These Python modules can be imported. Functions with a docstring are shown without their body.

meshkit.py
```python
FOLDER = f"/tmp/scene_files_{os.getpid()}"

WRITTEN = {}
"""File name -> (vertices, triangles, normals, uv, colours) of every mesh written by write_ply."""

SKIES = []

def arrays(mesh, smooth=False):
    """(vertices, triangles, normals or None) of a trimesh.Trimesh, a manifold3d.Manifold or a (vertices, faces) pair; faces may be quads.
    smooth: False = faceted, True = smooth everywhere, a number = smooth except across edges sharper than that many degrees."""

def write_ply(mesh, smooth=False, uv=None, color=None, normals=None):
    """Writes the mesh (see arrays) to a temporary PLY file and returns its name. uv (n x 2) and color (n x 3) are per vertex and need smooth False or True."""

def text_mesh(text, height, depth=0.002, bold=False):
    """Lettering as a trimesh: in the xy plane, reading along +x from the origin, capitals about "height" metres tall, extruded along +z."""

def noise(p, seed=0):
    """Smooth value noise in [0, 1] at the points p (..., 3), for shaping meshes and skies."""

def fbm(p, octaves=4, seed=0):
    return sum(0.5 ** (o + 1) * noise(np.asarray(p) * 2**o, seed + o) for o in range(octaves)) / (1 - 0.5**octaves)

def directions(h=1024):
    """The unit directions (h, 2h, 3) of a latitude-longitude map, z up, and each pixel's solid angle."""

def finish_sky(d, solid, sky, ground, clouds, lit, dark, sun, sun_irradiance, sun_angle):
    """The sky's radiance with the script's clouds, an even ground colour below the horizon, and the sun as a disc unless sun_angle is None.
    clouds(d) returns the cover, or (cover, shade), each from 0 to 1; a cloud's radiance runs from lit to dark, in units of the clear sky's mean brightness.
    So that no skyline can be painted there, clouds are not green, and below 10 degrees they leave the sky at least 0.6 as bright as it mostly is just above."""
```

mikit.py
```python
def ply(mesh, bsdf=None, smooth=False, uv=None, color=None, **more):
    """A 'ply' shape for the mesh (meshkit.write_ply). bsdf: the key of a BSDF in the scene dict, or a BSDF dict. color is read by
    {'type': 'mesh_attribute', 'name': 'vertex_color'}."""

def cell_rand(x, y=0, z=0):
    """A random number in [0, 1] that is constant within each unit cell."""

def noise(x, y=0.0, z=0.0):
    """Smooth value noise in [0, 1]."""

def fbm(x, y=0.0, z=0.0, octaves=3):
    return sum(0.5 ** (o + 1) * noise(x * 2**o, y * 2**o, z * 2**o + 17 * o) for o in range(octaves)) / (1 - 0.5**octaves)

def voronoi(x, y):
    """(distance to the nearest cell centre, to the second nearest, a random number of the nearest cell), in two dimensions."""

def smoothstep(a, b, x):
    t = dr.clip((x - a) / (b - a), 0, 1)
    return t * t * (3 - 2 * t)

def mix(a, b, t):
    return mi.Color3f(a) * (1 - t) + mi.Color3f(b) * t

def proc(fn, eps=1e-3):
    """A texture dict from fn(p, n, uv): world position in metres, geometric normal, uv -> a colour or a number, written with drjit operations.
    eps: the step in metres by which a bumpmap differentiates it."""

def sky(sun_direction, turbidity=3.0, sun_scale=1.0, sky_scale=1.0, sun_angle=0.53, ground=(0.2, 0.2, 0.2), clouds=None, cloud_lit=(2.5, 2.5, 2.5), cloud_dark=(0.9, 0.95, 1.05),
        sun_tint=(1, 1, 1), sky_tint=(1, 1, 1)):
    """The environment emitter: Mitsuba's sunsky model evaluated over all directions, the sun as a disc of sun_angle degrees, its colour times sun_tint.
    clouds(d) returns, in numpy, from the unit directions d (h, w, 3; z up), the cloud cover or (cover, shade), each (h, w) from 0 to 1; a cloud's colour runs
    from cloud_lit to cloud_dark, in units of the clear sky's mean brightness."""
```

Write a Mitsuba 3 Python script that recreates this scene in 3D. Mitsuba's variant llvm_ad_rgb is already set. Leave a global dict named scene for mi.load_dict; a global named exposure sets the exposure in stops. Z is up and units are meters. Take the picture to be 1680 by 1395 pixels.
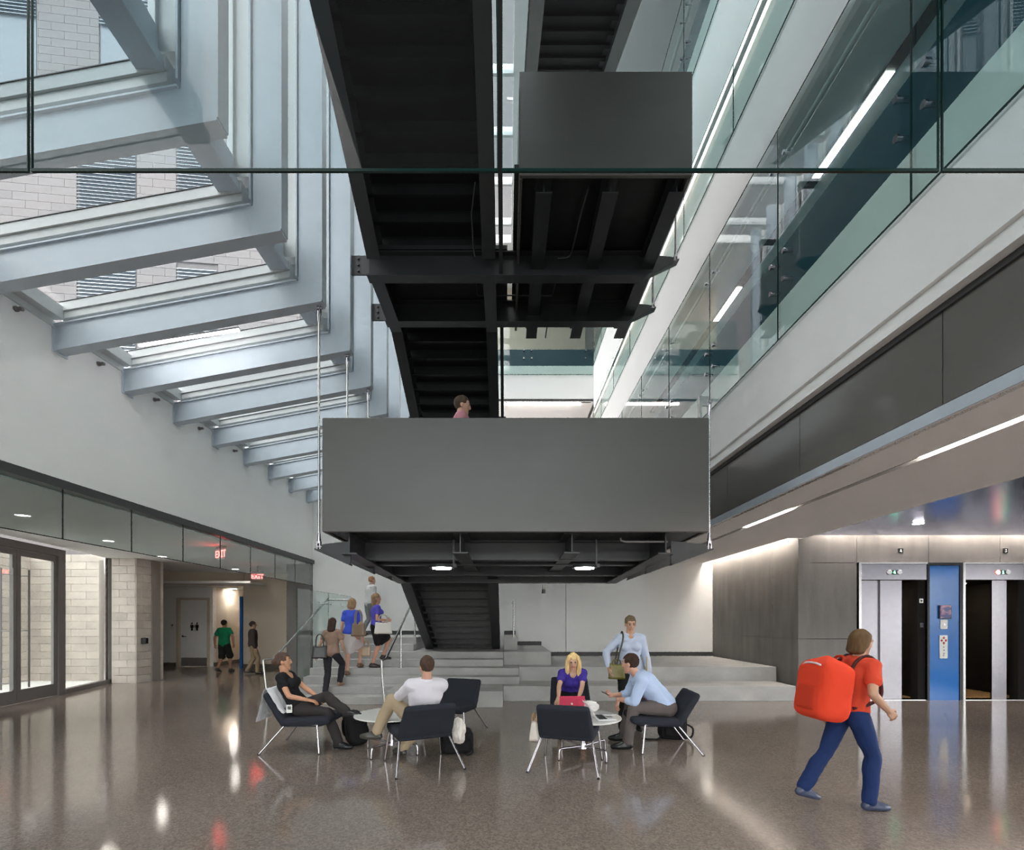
import math, random
import numpy as np
import trimesh
import manifold3d as m3
import drjit as dr
import mitsuba as mi
import mikit, meshkit
from shapely.geometry import Polygon

scene, labels = {}, {}
TF = mi.ScalarTransform4f
FPX, CX, CY, CAMZ = 790.0, 830.0, 1020.0, 1.6     # lens: focal length and vanishing point in pixels of the 1680 x 1395 frame, eye height

# ------------------------------------------------------------------ camera, sky, exposure
scene['camera'] = {'type': 'perspective', 'fov': math.degrees(2*math.atan(840/FPX)), 'fov_axis': 'x', 'near_clip': 0.02, 'far_clip': 500.0,
                   'principal_point_offset_x': (840-CX)/1680, 'principal_point_offset_y': (697.5-CY)/1395,
                   'to_world': TF().look_at(origin=[0, 0, CAMZ], target=[0, 1, CAMZ], up=[0, 0, 1])}

def cloud_fn(d):
    n = meshkit.fbm(d*np.array([2.2, 2.2, 3.5])+5.0, 4, 3)
    return np.clip((n-0.12)*3.2, 0, 1), np.clip((n-0.45)*2.0, 0, 0.5)

scene['sky'] = mikit.sky((0.25, -0.75, 0.6), turbidity=4.0, sun_scale=0.0, sky_scale=1.0, sun_angle=6.0, ground=(0.25, 0.24, 0.23), clouds=cloud_fn,
                         cloud_lit=(2.06, 2.0, 1.94), cloud_dark=(1.33, 1.32, 1.32), sky_tint=(1.12, 1.0, 0.9))
exposure = 4.85

# ------------------------------------------------------------------ materials
def rgb(r, g=None, b=None): return {'type': 'rgb', 'value': [r, r if g is None else g, r if b is None else b]}
def two(d): return {'type': 'twosided', 'bsdf': d}
def mat(name, d): scene[name] = d; return name
def diff(name, r, g=None, b=None): return mat(name, two({'type': 'diffuse', 'reflectance': rgb(r, g, b)}))
def plas(name, c, alpha=0.15): return mat(name, two({'type': 'roughplastic', 'diffuse_reflectance': rgb(*c), 'alpha': alpha, 'nonlinear': True}))
def pr(name, c, rough=0.5, metal=0.0, spec=0.5, **k): return mat(name, two({'type': 'principled', 'base_color': c if isinstance(c, dict) else rgb(*c), 'roughness': rough, 'metallic': metal, 'specular': spec, **k}))

def f_white(p, n, uv): return mi.Color3f(0.80, 0.80, 0.79)*(0.97+0.05*mikit.fbm(p.x*0.9, p.y*0.9, p.z*0.9, 3))
mat('m_white', two({'type': 'diffuse', 'reflectance': mikit.proc(f_white)}))
diff('m_ceiling', 0.78, 0.755, 0.74)
def f_paint(p, n, uv): return mi.Color3f(0.455, 0.515, 0.575)*(0.94+0.12*mikit.fbm(p.x*3, p.y*3, p.z*1.5, 3))
pr('m_frame', mikit.proc(f_paint), 0.42)
plas('m_mullion', (0.76, 0.78, 0.78), 0.2)
plas('m_gasket', (0.02, 0.02, 0.025), 0.3)
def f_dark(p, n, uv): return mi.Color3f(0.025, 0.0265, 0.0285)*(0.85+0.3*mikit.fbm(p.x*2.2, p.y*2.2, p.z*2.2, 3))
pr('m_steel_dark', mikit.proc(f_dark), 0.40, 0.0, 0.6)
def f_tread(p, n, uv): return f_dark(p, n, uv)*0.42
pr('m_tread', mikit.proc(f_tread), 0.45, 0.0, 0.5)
def f_brush(p, n, uv):
    s = mikit.noise(p.x*0.8, p.y*0.8, p.z*160.0); t = mikit.fbm(p.x*1.3+3, p.y, p.z*1.3, 3)
    return mi.Color3f(0.118, 0.111, 0.104)*(0.86+0.08*s+0.22*t)
pr('m_panel', mikit.proc(f_brush), 0.42, 0.35, 0.5)
def f_conc(p, n, uv):
    a = mikit.fbm(p.x*7, p.y*7, p.z*0.9, 4); b = mikit.fbm(p.x*1.1+7, p.y*1.1, p.z*1.1, 3); c = mikit.noise(p.x*60, p.y*60, p.z*60)
    return mi.Color3f(0.118, 0.110, 0.102)*(0.45+0.6*a+0.55*b+0.1*c)
pr('m_concrete', mikit.proc(f_conc), 0.55)
def f_step(p, n, uv):
    a = mikit.fbm(p.x*2.5, p.y*2.5, p.z*2.5, 4); c = mikit.noise(p.x*80, p.y*80, p.z*80)
    return mi.Color3f(0.335, 0.328, 0.318)*(0.70+0.5*a+0.12*c)
pr('m_step', mikit.proc(f_step), 0.6)
def f_floor(p, n, uv):
    d1, d2, w = mikit.voronoi(p.x*62, p.y*62)
    e1, e2, v = mikit.voronoi(p.x*140+5, p.y*140)
    big = mikit.fbm(p.x*0.7, p.y*0.7, 2, 3)
    c = mikit.mix((0.150, 0.122, 0.104), (0.245, 0.205, 0.176), w)
    c = mikit.mix(c, mi.Color3f(0.33, 0.29, 0.25), mikit.smoothstep(0.93, 0.99, v)*0.7)
    c = mikit.mix(c, mi.Color3f(0.045, 0.038, 0.034), mikit.smoothstep(0.86, 0.94, w)*0.5)
    return c*(0.96+0.42*big)
mat('m_floor', two({'type': 'roughplastic', 'diffuse_reflectance': mikit.proc(f_floor), 'alpha': 0.014, 'int_ior': 1.5}))
def f_block(p, n, uv):
    c = mikit.noise(p.x*120, p.y*120, p.z*120); a = mikit.fbm(p.x*3, p.y*3, p.z*3, 3)
    return mi.Color3f(0.60, 0.545, 0.495)*(0.62+0.35*c+0.35*a)
mat('m_block', two({'type': 'diffuse', 'reflectance': mikit.proc(f_block)}))
def f_block2(p, n, uv): return f_block(p, n, uv)*0.90
mat('m_block_b', two({'type': 'diffuse', 'reflectance': mikit.proc(f_block2)}))
diff('m_mortar', 0.30, 0.27, 0.245)
diff('m_mason_a', 0.205, 0.195, 0.198); diff('m_mason_b', 0.19, 0.183, 0.188); diff('m_mason_joint', 0.155, 0.15, 0.155)
def glass(name, t, r=1.0): return mat(name, {'type': 'thindielectric', 'int_ior': 1.5, 'specular_transmittance': rgb(*t), 'specular_reflectance': rgb(r)})
glass('m_glass_roof', (0.90, 0.95, 0.97)); glass('m_glass_green', (0.76, 0.875, 0.85)); glass('m_glass_clear', (0.88, 0.94, 0.92)); glass('m_glass_screen', (0.73, 0.835, 0.865))
plas('m_glass_edge', (0.012, 0.055, 0.050), 0.05)
mat('m_chrome', two({'type': 'roughconductor', 'material': 'Cr', 'alpha': 0.08}))
mat('m_steel', two({'type': 'roughconductor', 'material': 'none', 'specular_reflectance': rgb(0.60, 0.59, 0.58), 'alpha': 0.14}))
mat('m_elev', two({'type': 'roughconductor', 'material': 'none', 'specular_reflectance': rgb(0.33, 0.315, 0.34), 'alpha': 0.13}))
mat('m_lobbyceil', two({'type': 'roughconductor', 'material': 'none', 'specular_reflectance': rgb(0.60, 0.64, 0.78), 'alpha': 0.06}))
pr('m_teal', (0.026, 0.078, 0.105), 0.6, 0.0, 0.05)
pr('m_pane_far', (0.13, 0.155, 0.18), 0.3)
plas('m_bandglass', (0.30, 0.29, 0.272), 0.02)
plas('m_trim', (0.11, 0.11, 0.115), 0.25)
plas('m_alu', (0.33, 0.31, 0.305), 0.25)
plas('m_black', (0.008, 0.008, 0.009), 0.25)
plas('m_blue', (0.055, 0.29, 0.66), 0.03)
plas('m_whiteplas', (0.82, 0.82, 0.80), 0.1)
diff('m_beige', 0.60, 0.53, 0.44)
diff('m_base', 0.12, 0.105, 0.09)
diff('m_carpet', 0.34, 0.22, 0.11)
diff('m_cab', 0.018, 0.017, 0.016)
pr('m_fabric', {'type': 'mesh_attribute', 'name': 'vertex_color'}, 0.85, 0.0, 0.3, sheen=0.3)
pr('m_skin', {'type': 'mesh_attribute', 'name': 'vertex_color'}, 0.5, 0.0, 0.35)
pr('m_leather', {'type': 'mesh_attribute', 'name': 'vertex_color'}, 0.32, 0.0, 0.5)
def em(r, g=None, b=None): return {'type': 'area', 'radiance': rgb(r, g, b)}

# ------------------------------------------------------------------ mesh helpers
def mk(v, f): return trimesh.Trimesh(np.asarray(v, float), np.asarray(f, int), process=False)
def bx(x0, x1, y0, y1, z0, z1):
    b = trimesh.creation.box((abs(x1-x0), abs(y1-y0), abs(z1-z0))); b.apply_translation(((x0+x1)/2, (y0+y1)/2, (z0+z1)/2)); return b
def cat(*m):
    l = []
    for k in m: l += list(k) if isinstance(k, (list, tuple)) else [k]
    return trimesh.util.concatenate(l)
def cbx(x0, x1, y0, y1, z0, z1, c=0.01):
    """box with chamfered edges"""
    p = []
    for sx, ax in ((0, x0), (1, x1)):
        for sy, ay in ((0, y0), (1, y1)):
            for sz, az in ((0, z0), (1, z1)):
                d = np.array([c if sx == 0 else -c, c if sy == 0 else -c, c if sz == 0 else -c])
                for k in range(3):
                    q = np.array([ax, ay, az])+d; q[k] -= d[k]; p.append(q)
    return trimesh.convex.convex_hull(np.array(p))
def hullp(pts): return trimesh.convex.convex_hull(np.asarray(pts, float))
def prism(poly, lo, hi, axis='y'):
    """poly in (x,z) extruded along y, or (x,y) along z, or (y,z) along x"""
    m = trimesh.creation.extrude_polygon(Polygon(poly), hi-lo, engine='earcut')
    v = m.vertices.copy()
    if axis == 'z': w = np.c_[v[:, 0], v[:, 1], v[:, 2]+lo]
    elif axis == 'y': w = np.c_[v[:, 0], v[:, 2]+lo, v[:, 1]]
    else: w = np.c_[v[:, 2]+lo, v[:, 0], v[:, 1]]
    r = mk(w, m.faces); r.fix_normals(); return r
def bar(a, b, w, h, up=(0, 0, 1)):
    """rectangular bar from a to b: w across, h along up"""
    a, b = np.array(a, float), np.array(b, float); d = (b-a)/np.linalg.norm(b-a); u = np.array(up, float); s = np.cross(d, u); s /= np.linalg.norm(s); u = np.cross(s, d)
    p = [q+s*i*w/2+u*j*h/2 for q in (a, b) for i in (-1, 1) for j in (-1, 1)]
    return hullp(p)
def tube(pts, r, n=12, closed_caps=True):
    p = np.array(pts, float); t = np.gradient(p, axis=0); t /= np.linalg.norm(t, axis=1, keepdims=True)
    ref = np.array([0, 0, 1.0]) if abs(t[0][2]) < 0.9 else np.array([1.0, 0, 0])
    rr = np.full(len(p), r) if np.isscalar(r) else np.array(r)
    V = []
    u = np.cross(t[0], ref); u /= np.linalg.norm(u)
    for i in range(len(p)):
        u = u-t[i]*(u@t[i]); u /= np.linalg.norm(u); w = np.cross(t[i], u)
        a = np.linspace(0, 2*np.pi, n, endpoint=False)
        V.append(p[i]+rr[i]*(np.cos(a)[:, None]*u+np.sin(a)[:, None]*w))
    V = np.vstack(V); F = []
    for i in range(len(p)-1):
        for j in range(n):
            a, b, c, d = i*n+j, i*n+(j+1) % n, (i+1)*n+(j+1) % n, (i+1)*n+j
            F += [[a, b, c], [a, c, d]]
    if closed_caps:
        k = len(V); V = np.vstack([V, p[0], p[-1]]); e = (len(p)-1)*n
        for j in range(n): F += [[k, (j+1) % n, j], [k+1, e+j, e+(j+1) % n]]
    m = mk(V, F); m.fix_normals(); return m
def disc(c, r, h, axis=(0, 0, 1), n=24):
    c = np.array(c, float); a = np.array(axis, float)/np.linalg.norm(axis); return tube([c-a*h/2, c+a*h/2], r, n)
def smoothpath(pts, k=6):
    """Catmull-Rom through the points"""
    p = np.array(pts, float); p = np.vstack([2*p[0]-p[1], p, 2*p[-1]-p[-2]]); out = []
    for i in range(1, len(p)-2):
        for t in np.linspace(0, 1, k, endpoint=False):
            out.append(0.5*((2*p[i])+(-p[i-1]+p[i+1])*t+(2*p[i-1]-5*p[i]+4*p[i+1]-p[i+2])*t*t+(-p[i-1]+3*p[i]-3*p[i+1]+p[i+2])*t**3))
    out.append(p[-2]); return np.array(out)
def ibeam(a, b, w, h, t=0.018, up=(0, 0, 1)):
    a, b, u = np.array(a, float), np.array(b, float), np.array(up, float)
    d = (b-a)/np.linalg.norm(b-a); s = np.cross(d, u); s /= np.linalg.norm(s); u = np.cross(s, d)
    return cat(bar(a+u*(h/2-t/2), b+u*(h/2-t/2), w, t, u), bar(a-u*(h/2-t/2), b-u*(h/2-t/2), w, t, u), bar(a, b, t*0.8, h-2*t+0.002, u))
def xf(m, loc=(0, 0, 0), rz=0.0, M=None):
    m = m.copy()
    if M is not None: m.apply_transform(M)
    if rz: m.apply_transform(trimesh.transformations.rotation_matrix(rz, [0, 0, 1]))
    m.apply_translation(loc); return m
def face_text(s, h, depth, bold=True): return meshkit.text_mesh(s, h, depth, bold)
def upright(m, loc, rz=0.0):
    """lettering made in xy stands up facing -y (rz=0) at loc (centre)"""
    m = m.copy(); b = m.bounds; m.apply_translation([-(b[0][0]+b[1][0])/2, -(b[0][1]+b[1][1])/2, 0])
    v = m.vertices; m.vertices = np.c_[v[:, 0], -v[:, 2], v[:, 1]]
    return xf(m, loc, rz)
def P(px, py, D): return np.array([(px-CX)*D/FPX, D, CAMZ-(py-CY)*D/FPX])

# ------------------------------------------------------------------ scene keys
_used = {}
def K(name):
    i = _used.get(name, -1)+1; _used[name] = i
    return name if i == 0 else f'{name}_{i:03d}'
def put(key, mesh, bsdf, smooth=False, color=None, emit=None, **more):
    if color is not None:
        if np.ndim(color) == 1:
            v, f, n = meshkit.arrays(mesh, False)
            mesh = mk(v, f); color = np.tile(np.array(color, float), (len(v), 1))
        if smooth not in (False, True): smooth = True
    scene[key] = mikit.ply(mesh, bsdf, smooth, color=color, **more)
    if emit: scene[key]['emitter'] = emit
    return key
def part(parent, name, mesh, bsdf, smooth=False, label=None, kind=None, **k):
    key = K(parent+'__'+name); put(key, mesh, bsdf, smooth, **k)
    d = {}
    if label: d['label'] = label
    if kind: d['kind'] = kind
    if d: labels[key] = d
    return key
def thing(name, label, cat_, group=None, kind=None):
    key = K(name); labels[key] = {'label': label, 'category': cat_}
    if group: labels[key]['group'] = group
    if kind: labels[key]['kind'] = kind
    return key
def solo(name, label, cat_, mesh, bsdf, smooth=False, group=None, kind=None, **k):
    key = thing(name, label, cat_, group, kind); put(key, mesh, bsdf, smooth, **k); return key
def struct(name, label, cat_, mesh=None, bsdf=None, smooth=False, **k):
    key = thing(name, label, cat_, None, 'structure')
    if mesh is not None: put(key, mesh, bsdf, smooth, **k)
    return key
def placed(parent, name, ply, T, label=None):
    key = K(parent+'__'+name); scene[key] = {**ply, 'to_world': T}
    return key
def tmat(loc, rz=0.0): return TF().translate([float(x) for x in loc]).rotate([0, 0, 1], math.degrees(rz))

def block_wall(parent, o, u, length, z0, z1, bl, bh, mats, joint=0.008, depth=0.03, holes=(), seed=1, stuff_after=300, name='block'):
    """running-bond masonry: every block an entry of its own, standing proud of a joint-coloured backing"""
    rnd = random.Random(seed); u = np.array(u, float)/np.hypot(*u); rz = math.atan2(u[1], u[0])
    cache = {}; n = 0; rest = []
    rows = int(round((z1-z0)/bh))
    for r in range(rows):
        za, zb = z0+r*bh, z0+(r+1)*bh
        s = -(bl/2 if r % 2 else 0)
        while s < length-1e-6:
            a, b = max(s, 0), min(s+bl, length); s += bl
            if b-a < 0.03: continue
            segs = [(a, b)]
            for (h0, h1, hz0, hz1) in holes:
                if zb-0.01 > hz0 and za+0.01 < hz1:
                    ns = []
                    for (p, q) in segs:
                        if q <= h0 or p >= h1: ns.append((p, q))
                        else:
                            if p < h0: ns.append((p, h0))
                            if q > h1: ns.append((h1, q))
                    segs = ns
            for (p, q) in segs:
                w = round(q-p, 3)
                if w < 0.03: continue
                m = mats[rnd.randrange(len(mats))]; ck = (w, m)
                if n < stuff_after:
                    if ck not in cache: cache[ck] = mikit.ply(bx(joint/2, w-joint/2, -depth, 0.005, joint/2, bh-joint/2), m, False)
                    placed(parent, name, cache[ck], tmat((o[0]+u[0]*p, o[1]+u[1]*p, za), rz)); n += 1
                else: rest.append(xf(bx(joint/2, w-joint/2, -depth, 0.005, joint/2, bh-joint/2), (o[0]+u[0]*p, o[1]+u[1]*p, za), rz))
    if rest: part(parent, 'block_field', cat(rest), mats[0], kind='stuff')
# ================================================================== THE SETTING
XL, XR, YB, YE = -5.56, 3.42, 13.86, 18.8       # left wall, right atrium edge, white back wall, far end of the atrium
ZC = 3.28                                       # lobby ceiling
FY = lambda n: 1.07*(2.6+n)                     # skylight frames along the atrium

struct('floor', 'polished brown terrazzo concrete floor of the lobby', 'floor', bx(-15, 13, -6, 21, -0.2, 0.0), 'm_floor')
struct('wall_left', 'smooth white upper wall below the sloping skylight', 'wall', bx(XL-0.25, XL, -6, YE+0.2, 3.36, 5.30), 'm_white')
struct('wall_back', 'plain white back wall behind the concrete steps', 'wall', cat(bx(XL, 1.72, YB, YB+0.25, 0, 6.0), bx(1.732, 5.95, YB, YB+0.25, 0, 3.9)), 'm_white')
k = struct('baseboard_back', 'grey baseboard along the white back wall', 'baseboard')
for a, b, z in ((-4.18, -2.16, 1.219), (-0.05, 0.28, 1.219), (0.29, 1.02, 0.914), (1.03, 5.94, 0.61)):
    part(k, 'baseboard_run', cbx(a, b, YB-0.02, YB-0.002, z+0.002, z+0.115, 0.004), 'm_trim')
# deck and end wall of the upper floors at the far end of the atrium
struct('floor_deck', 'upper floor deck at the far end of the atrium', 'floor', bx(XL, 9.0, YB+0.25, YE+3, 5.75, 6.05), 'm_ceiling')
struct('wall_end', 'white upper end wall of the atrium', 'wall', cat(bx(-2.6, 12, YE+3, YE+3.2, 0, 16), bx(XL, -2.6, YE+3, YE+3.2, 0, 5.4), bx(XL-0.2, XL, YB+0.1, YE+3, 0, 3.36)), 'm_white')
struct('ceiling_roof', 'white roof slab over the atrium', 'ceiling', cat(bx(0.2, 12, -6, YE+3, 16.0, 16.3), bx(-2.6, 0.2, YE-0.5, YE+3, 16.0, 16.3)), 'm_white')
k = struct('window_roof', 'glazed roof light over the atrium, above the picture', 'window')
part(k, 'pane', mk([(-2.6, -6, 16.05), (0.2, -6, 16.05), (0.2, YE-0.5, 16.05), (-2.6, YE-0.5, 16.05)], [[0, 1, 2], [0, 2, 3]]), 'm_glass_roof')
for y in np.arange(-5, YE-0.6, 1.6): part(k, 'glazing_bar', bx(-2.6, 0.2, y, y+0.08, 15.95, 16.2), 'm_mullion')
struct('wall_front', 'white wall closing the lobby behind the viewer', 'wall', cat(bx(-15, 13, -6.2, -6.0, 0, 0.4), bx(-15, 13, -6.2, -6.0, 3.1, 4.4), bx(-15, -10, -6.2, -6, 0.4, 16.2), bx(9.5, 13, -6.2, -6, 0.4, 16.2), bx(-10, 9.5, -6.2, -6, 8.0, 16.2)), 'm_white')
struct('ceiling_added_slab', 'dark slab added over the viewer to keep reflections out of the hanging glass', 'ceiling', bx(-2.1, 9.0, -6, 3.9, 8.2, 8.6), 'm_steel_dark')  # unseen slab, added and kept dark to cut reflections in the glass screen
k = struct('window_front', 'tall glazed entrance front behind the viewer', 'window')
for z0, z1 in ((0.4, 3.1), (4.4, 8.0)):
    part(k, 'pane', mk([(-10, -6.1, z0), (9.5, -6.1, z0), (9.5, -6.1, z1), (-10, -6.1, z1)], [[0, 1, 2], [0, 2, 3]]), 'm_glass_roof')
    part(k, 'mullion', cat([bx(x-0.04, x+0.04, -6.16, -6.02, z0, z1) for x in np.arange(-10, 9.6, 1.95)]+[bx(-10, 9.5, -6.16, -6.02, z-0.04, z+0.04) for z in np.arange(z0+2.2, z1, 2.2)]), 'm_mullion')
struct('wall_outer_right', 'white outer wall of the upper galleries on the right', 'wall', bx(9.0, 9.2, -6, YE+3, 4.2, 16.0), 'm_white')
struct('ceiling_gallery', 'white ceiling over the second floor gallery', 'ceiling', cat(bx(XR+0.08, 9.0, -6, YE+3, 7.70, 7.9), bx(XR+0.08, 9.0, -6, YE+3, 9.97, 10.1)), 'm_ceiling')

# ---- right hand side: soffit, dark glass band, white fascia, slab edges, galleries
k = struct('ceiling_soffit', 'white lobby soffit on the right with a dark light slot', 'ceiling')
part(k, 'soffit_panel', cat(bx(3.62, 4.22, -6, YB, ZC, ZC+0.05), bx(4.32, 5.98, -6, 9.70, ZC, ZC+0.05), bx(4.32, 5.68, 9.70, YB, ZC, ZC+0.05)), 'm_ceiling')
part(k, 'cove', cat(bx(5.66, 6.2, 9.7, YB, ZC+0.26, ZC+0.30), bx(5.64, 5.68, 9.7, YB, ZC+0.05, ZC+0.3)), 'm_ceiling')
part(k, 'slot', bx(4.20, 4.34, -6, YB, ZC+0.035, ZC+0.07), 'm_trim')
k = struct('wall_glass_band', 'band of dark glass panels above the right hand soffit', 'wall')
ys = [-1.8, 0.1, 2.04, 3.97, 5.90, 7.83, 9.76, 11.7, YB]
for a, b in zip(ys[:-1], ys[1:]):
    part(k, 'glass_panel', bx(3.60, 3.625, a+0.006, b-0.006, ZC+0.11, 4.15), 'm_bandglass')
part(k, 'pale_strip', bx(3.60, 3.617, -2, YB, ZC-0.002, ZC+0.105), 'm_frame')  # pale strip along the foot of the dark glass panels
part(k, 'top_rail', bx(3.57, 3.66, -2, YB, 4.15, 4.205), 'm_trim')
part(k, 'backing', bx(3.64, 3.70, -2, YB, ZC, 4.34), 'm_black')
k = struct('trim_fascia', 'white fascia of the second floor above the dark glass band', 'fascia')
part(k, 'ledge', bx(3.48, 3.64, -6, YE+3, 4.206, 4.336), 'm_white')
part(k, 'fascia', bx(XR+0.015, XR+0.27, -6, YE+3, 4.338, 5.59), 'm_white')
struct('floor_gallery', 'dark teal slab edge of the second floor gallery', 'floor', bx(3.50, 9.0, -6, YE+3, 5.60, 6.33), 'm_teal')
k = struct('trim_fascia_upper', 'pale grey fascia of the third floor', 'fascia')
pr_ = [(XR, 7.78), (XR+0.03, 7.72), (XR+0.08, 7.70), (XR+0.3, 7.70), (XR+0.3, 9.45), (XR, 9.45)]
part(k, 'fascia', prism(pr_, -6, YE+3, 'y'), 'm_ceiling')
part(k, 'column', xf(tube([(0, 0, 6.33), (0, 0, 7.72)], 0.2, 24), (3.75, 17.2, 0)), 'm_ceiling', 40)
k = struct('trim_fascia_top', 'white fascia of the fourth floor lit by strip lights', 'fascia')
part(k, 'fascia', bx(XR, XR+0.25, -6, YE, 9.97, 12.0), 'm_white')
part(k, 'slab_edge', bx(XR+0.06, 9.0, -6, YE, 12.0, 12.72), 'm_teal')
k = struct('wall_far_gallery', 'white gallery fascia with dark teal slab edge across the far end', 'wall')
part(k, 'fascia', bx(-2.3, XR, YE, YE+0.3, 10.30, 11.58), 'm_white')
part(k, 'slab_edge', bx(-2.3, XR, YE+0.05, YE+2.9, 11.58, 12.25), 'm_teal')
part(k, 'shadow_gap', bx(-2.3, XR, YE+0.04, YE+0.3, 10.23, 10.30), 'm_trim')
part(k, 'soffit', bx(-2.3, XR, YE+0.06, YE+2.9, 10.16, 10.23), 'm_ceiling')
part(k, 'upper_wall', bx(-2.3, XR, YE+2.0, YE+2.1, 12.25, 16.0), 'm_beige')

# ---- glass balustrades on the right
def balustrade(name, label, X, z0, z1, joints, railz=None, pucks=None):
    t = thing(name, label, 'balustrade')
    for a, b in zip(joints[:-1], joints[1:]):
        g = part(t, 'glass_panel', mk([(X, a+0.006, z0), (X, b-0.006, z0), (X, b-0.006, z1), (X, a+0.006, z1)], [[0, 1, 2], [0, 2, 3]]), 'm_glass_green')
        part(g, 'edge', cat(bx(X-0.006, X+0.006, a+0.006, b-0.006, z0-0.012, z0), bx(X-0.006, X+0.006, a+0.002, a+0.0055, z0, z1), bx(X-0.006, X+0.006, b-0.0055, b-0.002, z0, z1),
                            bx(X-0.006, X+0.006, a+0.006, b-0.006, z1, z1+0.004)), 'm_glass_edge')
    for y in joints:
        for dy in (-0.14, 0.14):
            for z in (pucks or ()):
                part(t, 'standoff', cat(disc((X-0.014, y+dy, z), 0.030, 0.022, (1, 0, 0), 20), disc((X+0.05, y+dy, z), 0.022, 0.10, (1, 0, 0), 14)), 'm_chrome', 35)
            if railz and y > 1:
                part(t, 'rail_clamp', cat(disc((X-0.012, y+dy, railz-0.09), 0.026, 0.02, (1, 0, 0), 14), disc((X+0.03, y+dy, railz-0.09), 0.008, 0.09, (1, 0, 0), 8), disc((X+0.09, y+dy, railz-0.045), 0.008, 0.09, (0, 0, 1), 8)), 'm_chrome', 35)
    if railz: part(t, 'handrail', tube([(X+0.09, joints[0], railz), (X+0.09, joints[-1], railz)], 0.034, 16), 'm_mullion', 40)
    return t
J2 = [0.0, 2.03, 4.04, 6.02, 8.03, 10.04, 12.07, 14.1, 16.1, 18.1]
balustrade('glass_balustrade', 'frameless glass balustrade with steel handrail and round standoffs on the second floor', 3.40, 5.12, 7.75, J2, 7.42, (6.13, 5.79))
balustrade('glass_balustrade', 'frameless glass balustrade of the third floor beside the bright strip lights', 3.40, 8.93, 9.94, [1.2, 3.2, 5.2, 7.2, 9.2, 11.2, 13.2, 15.2, 17.2, 18.7])
balustrade('glass_balustrade', 'frameless glass balustrade of the fourth floor high on the right', 3.40, 11.56, 13.6, [3.2, 5.2, 7.2, 9.2, 11.2, 13.2, 15.2, 17.2, 18.7], 13.3, (12.5, 12.2))
t = thing('glass_balustrade', 'glass balustrade across the far end gallery with small round fixings', 'balustrade')
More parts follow.
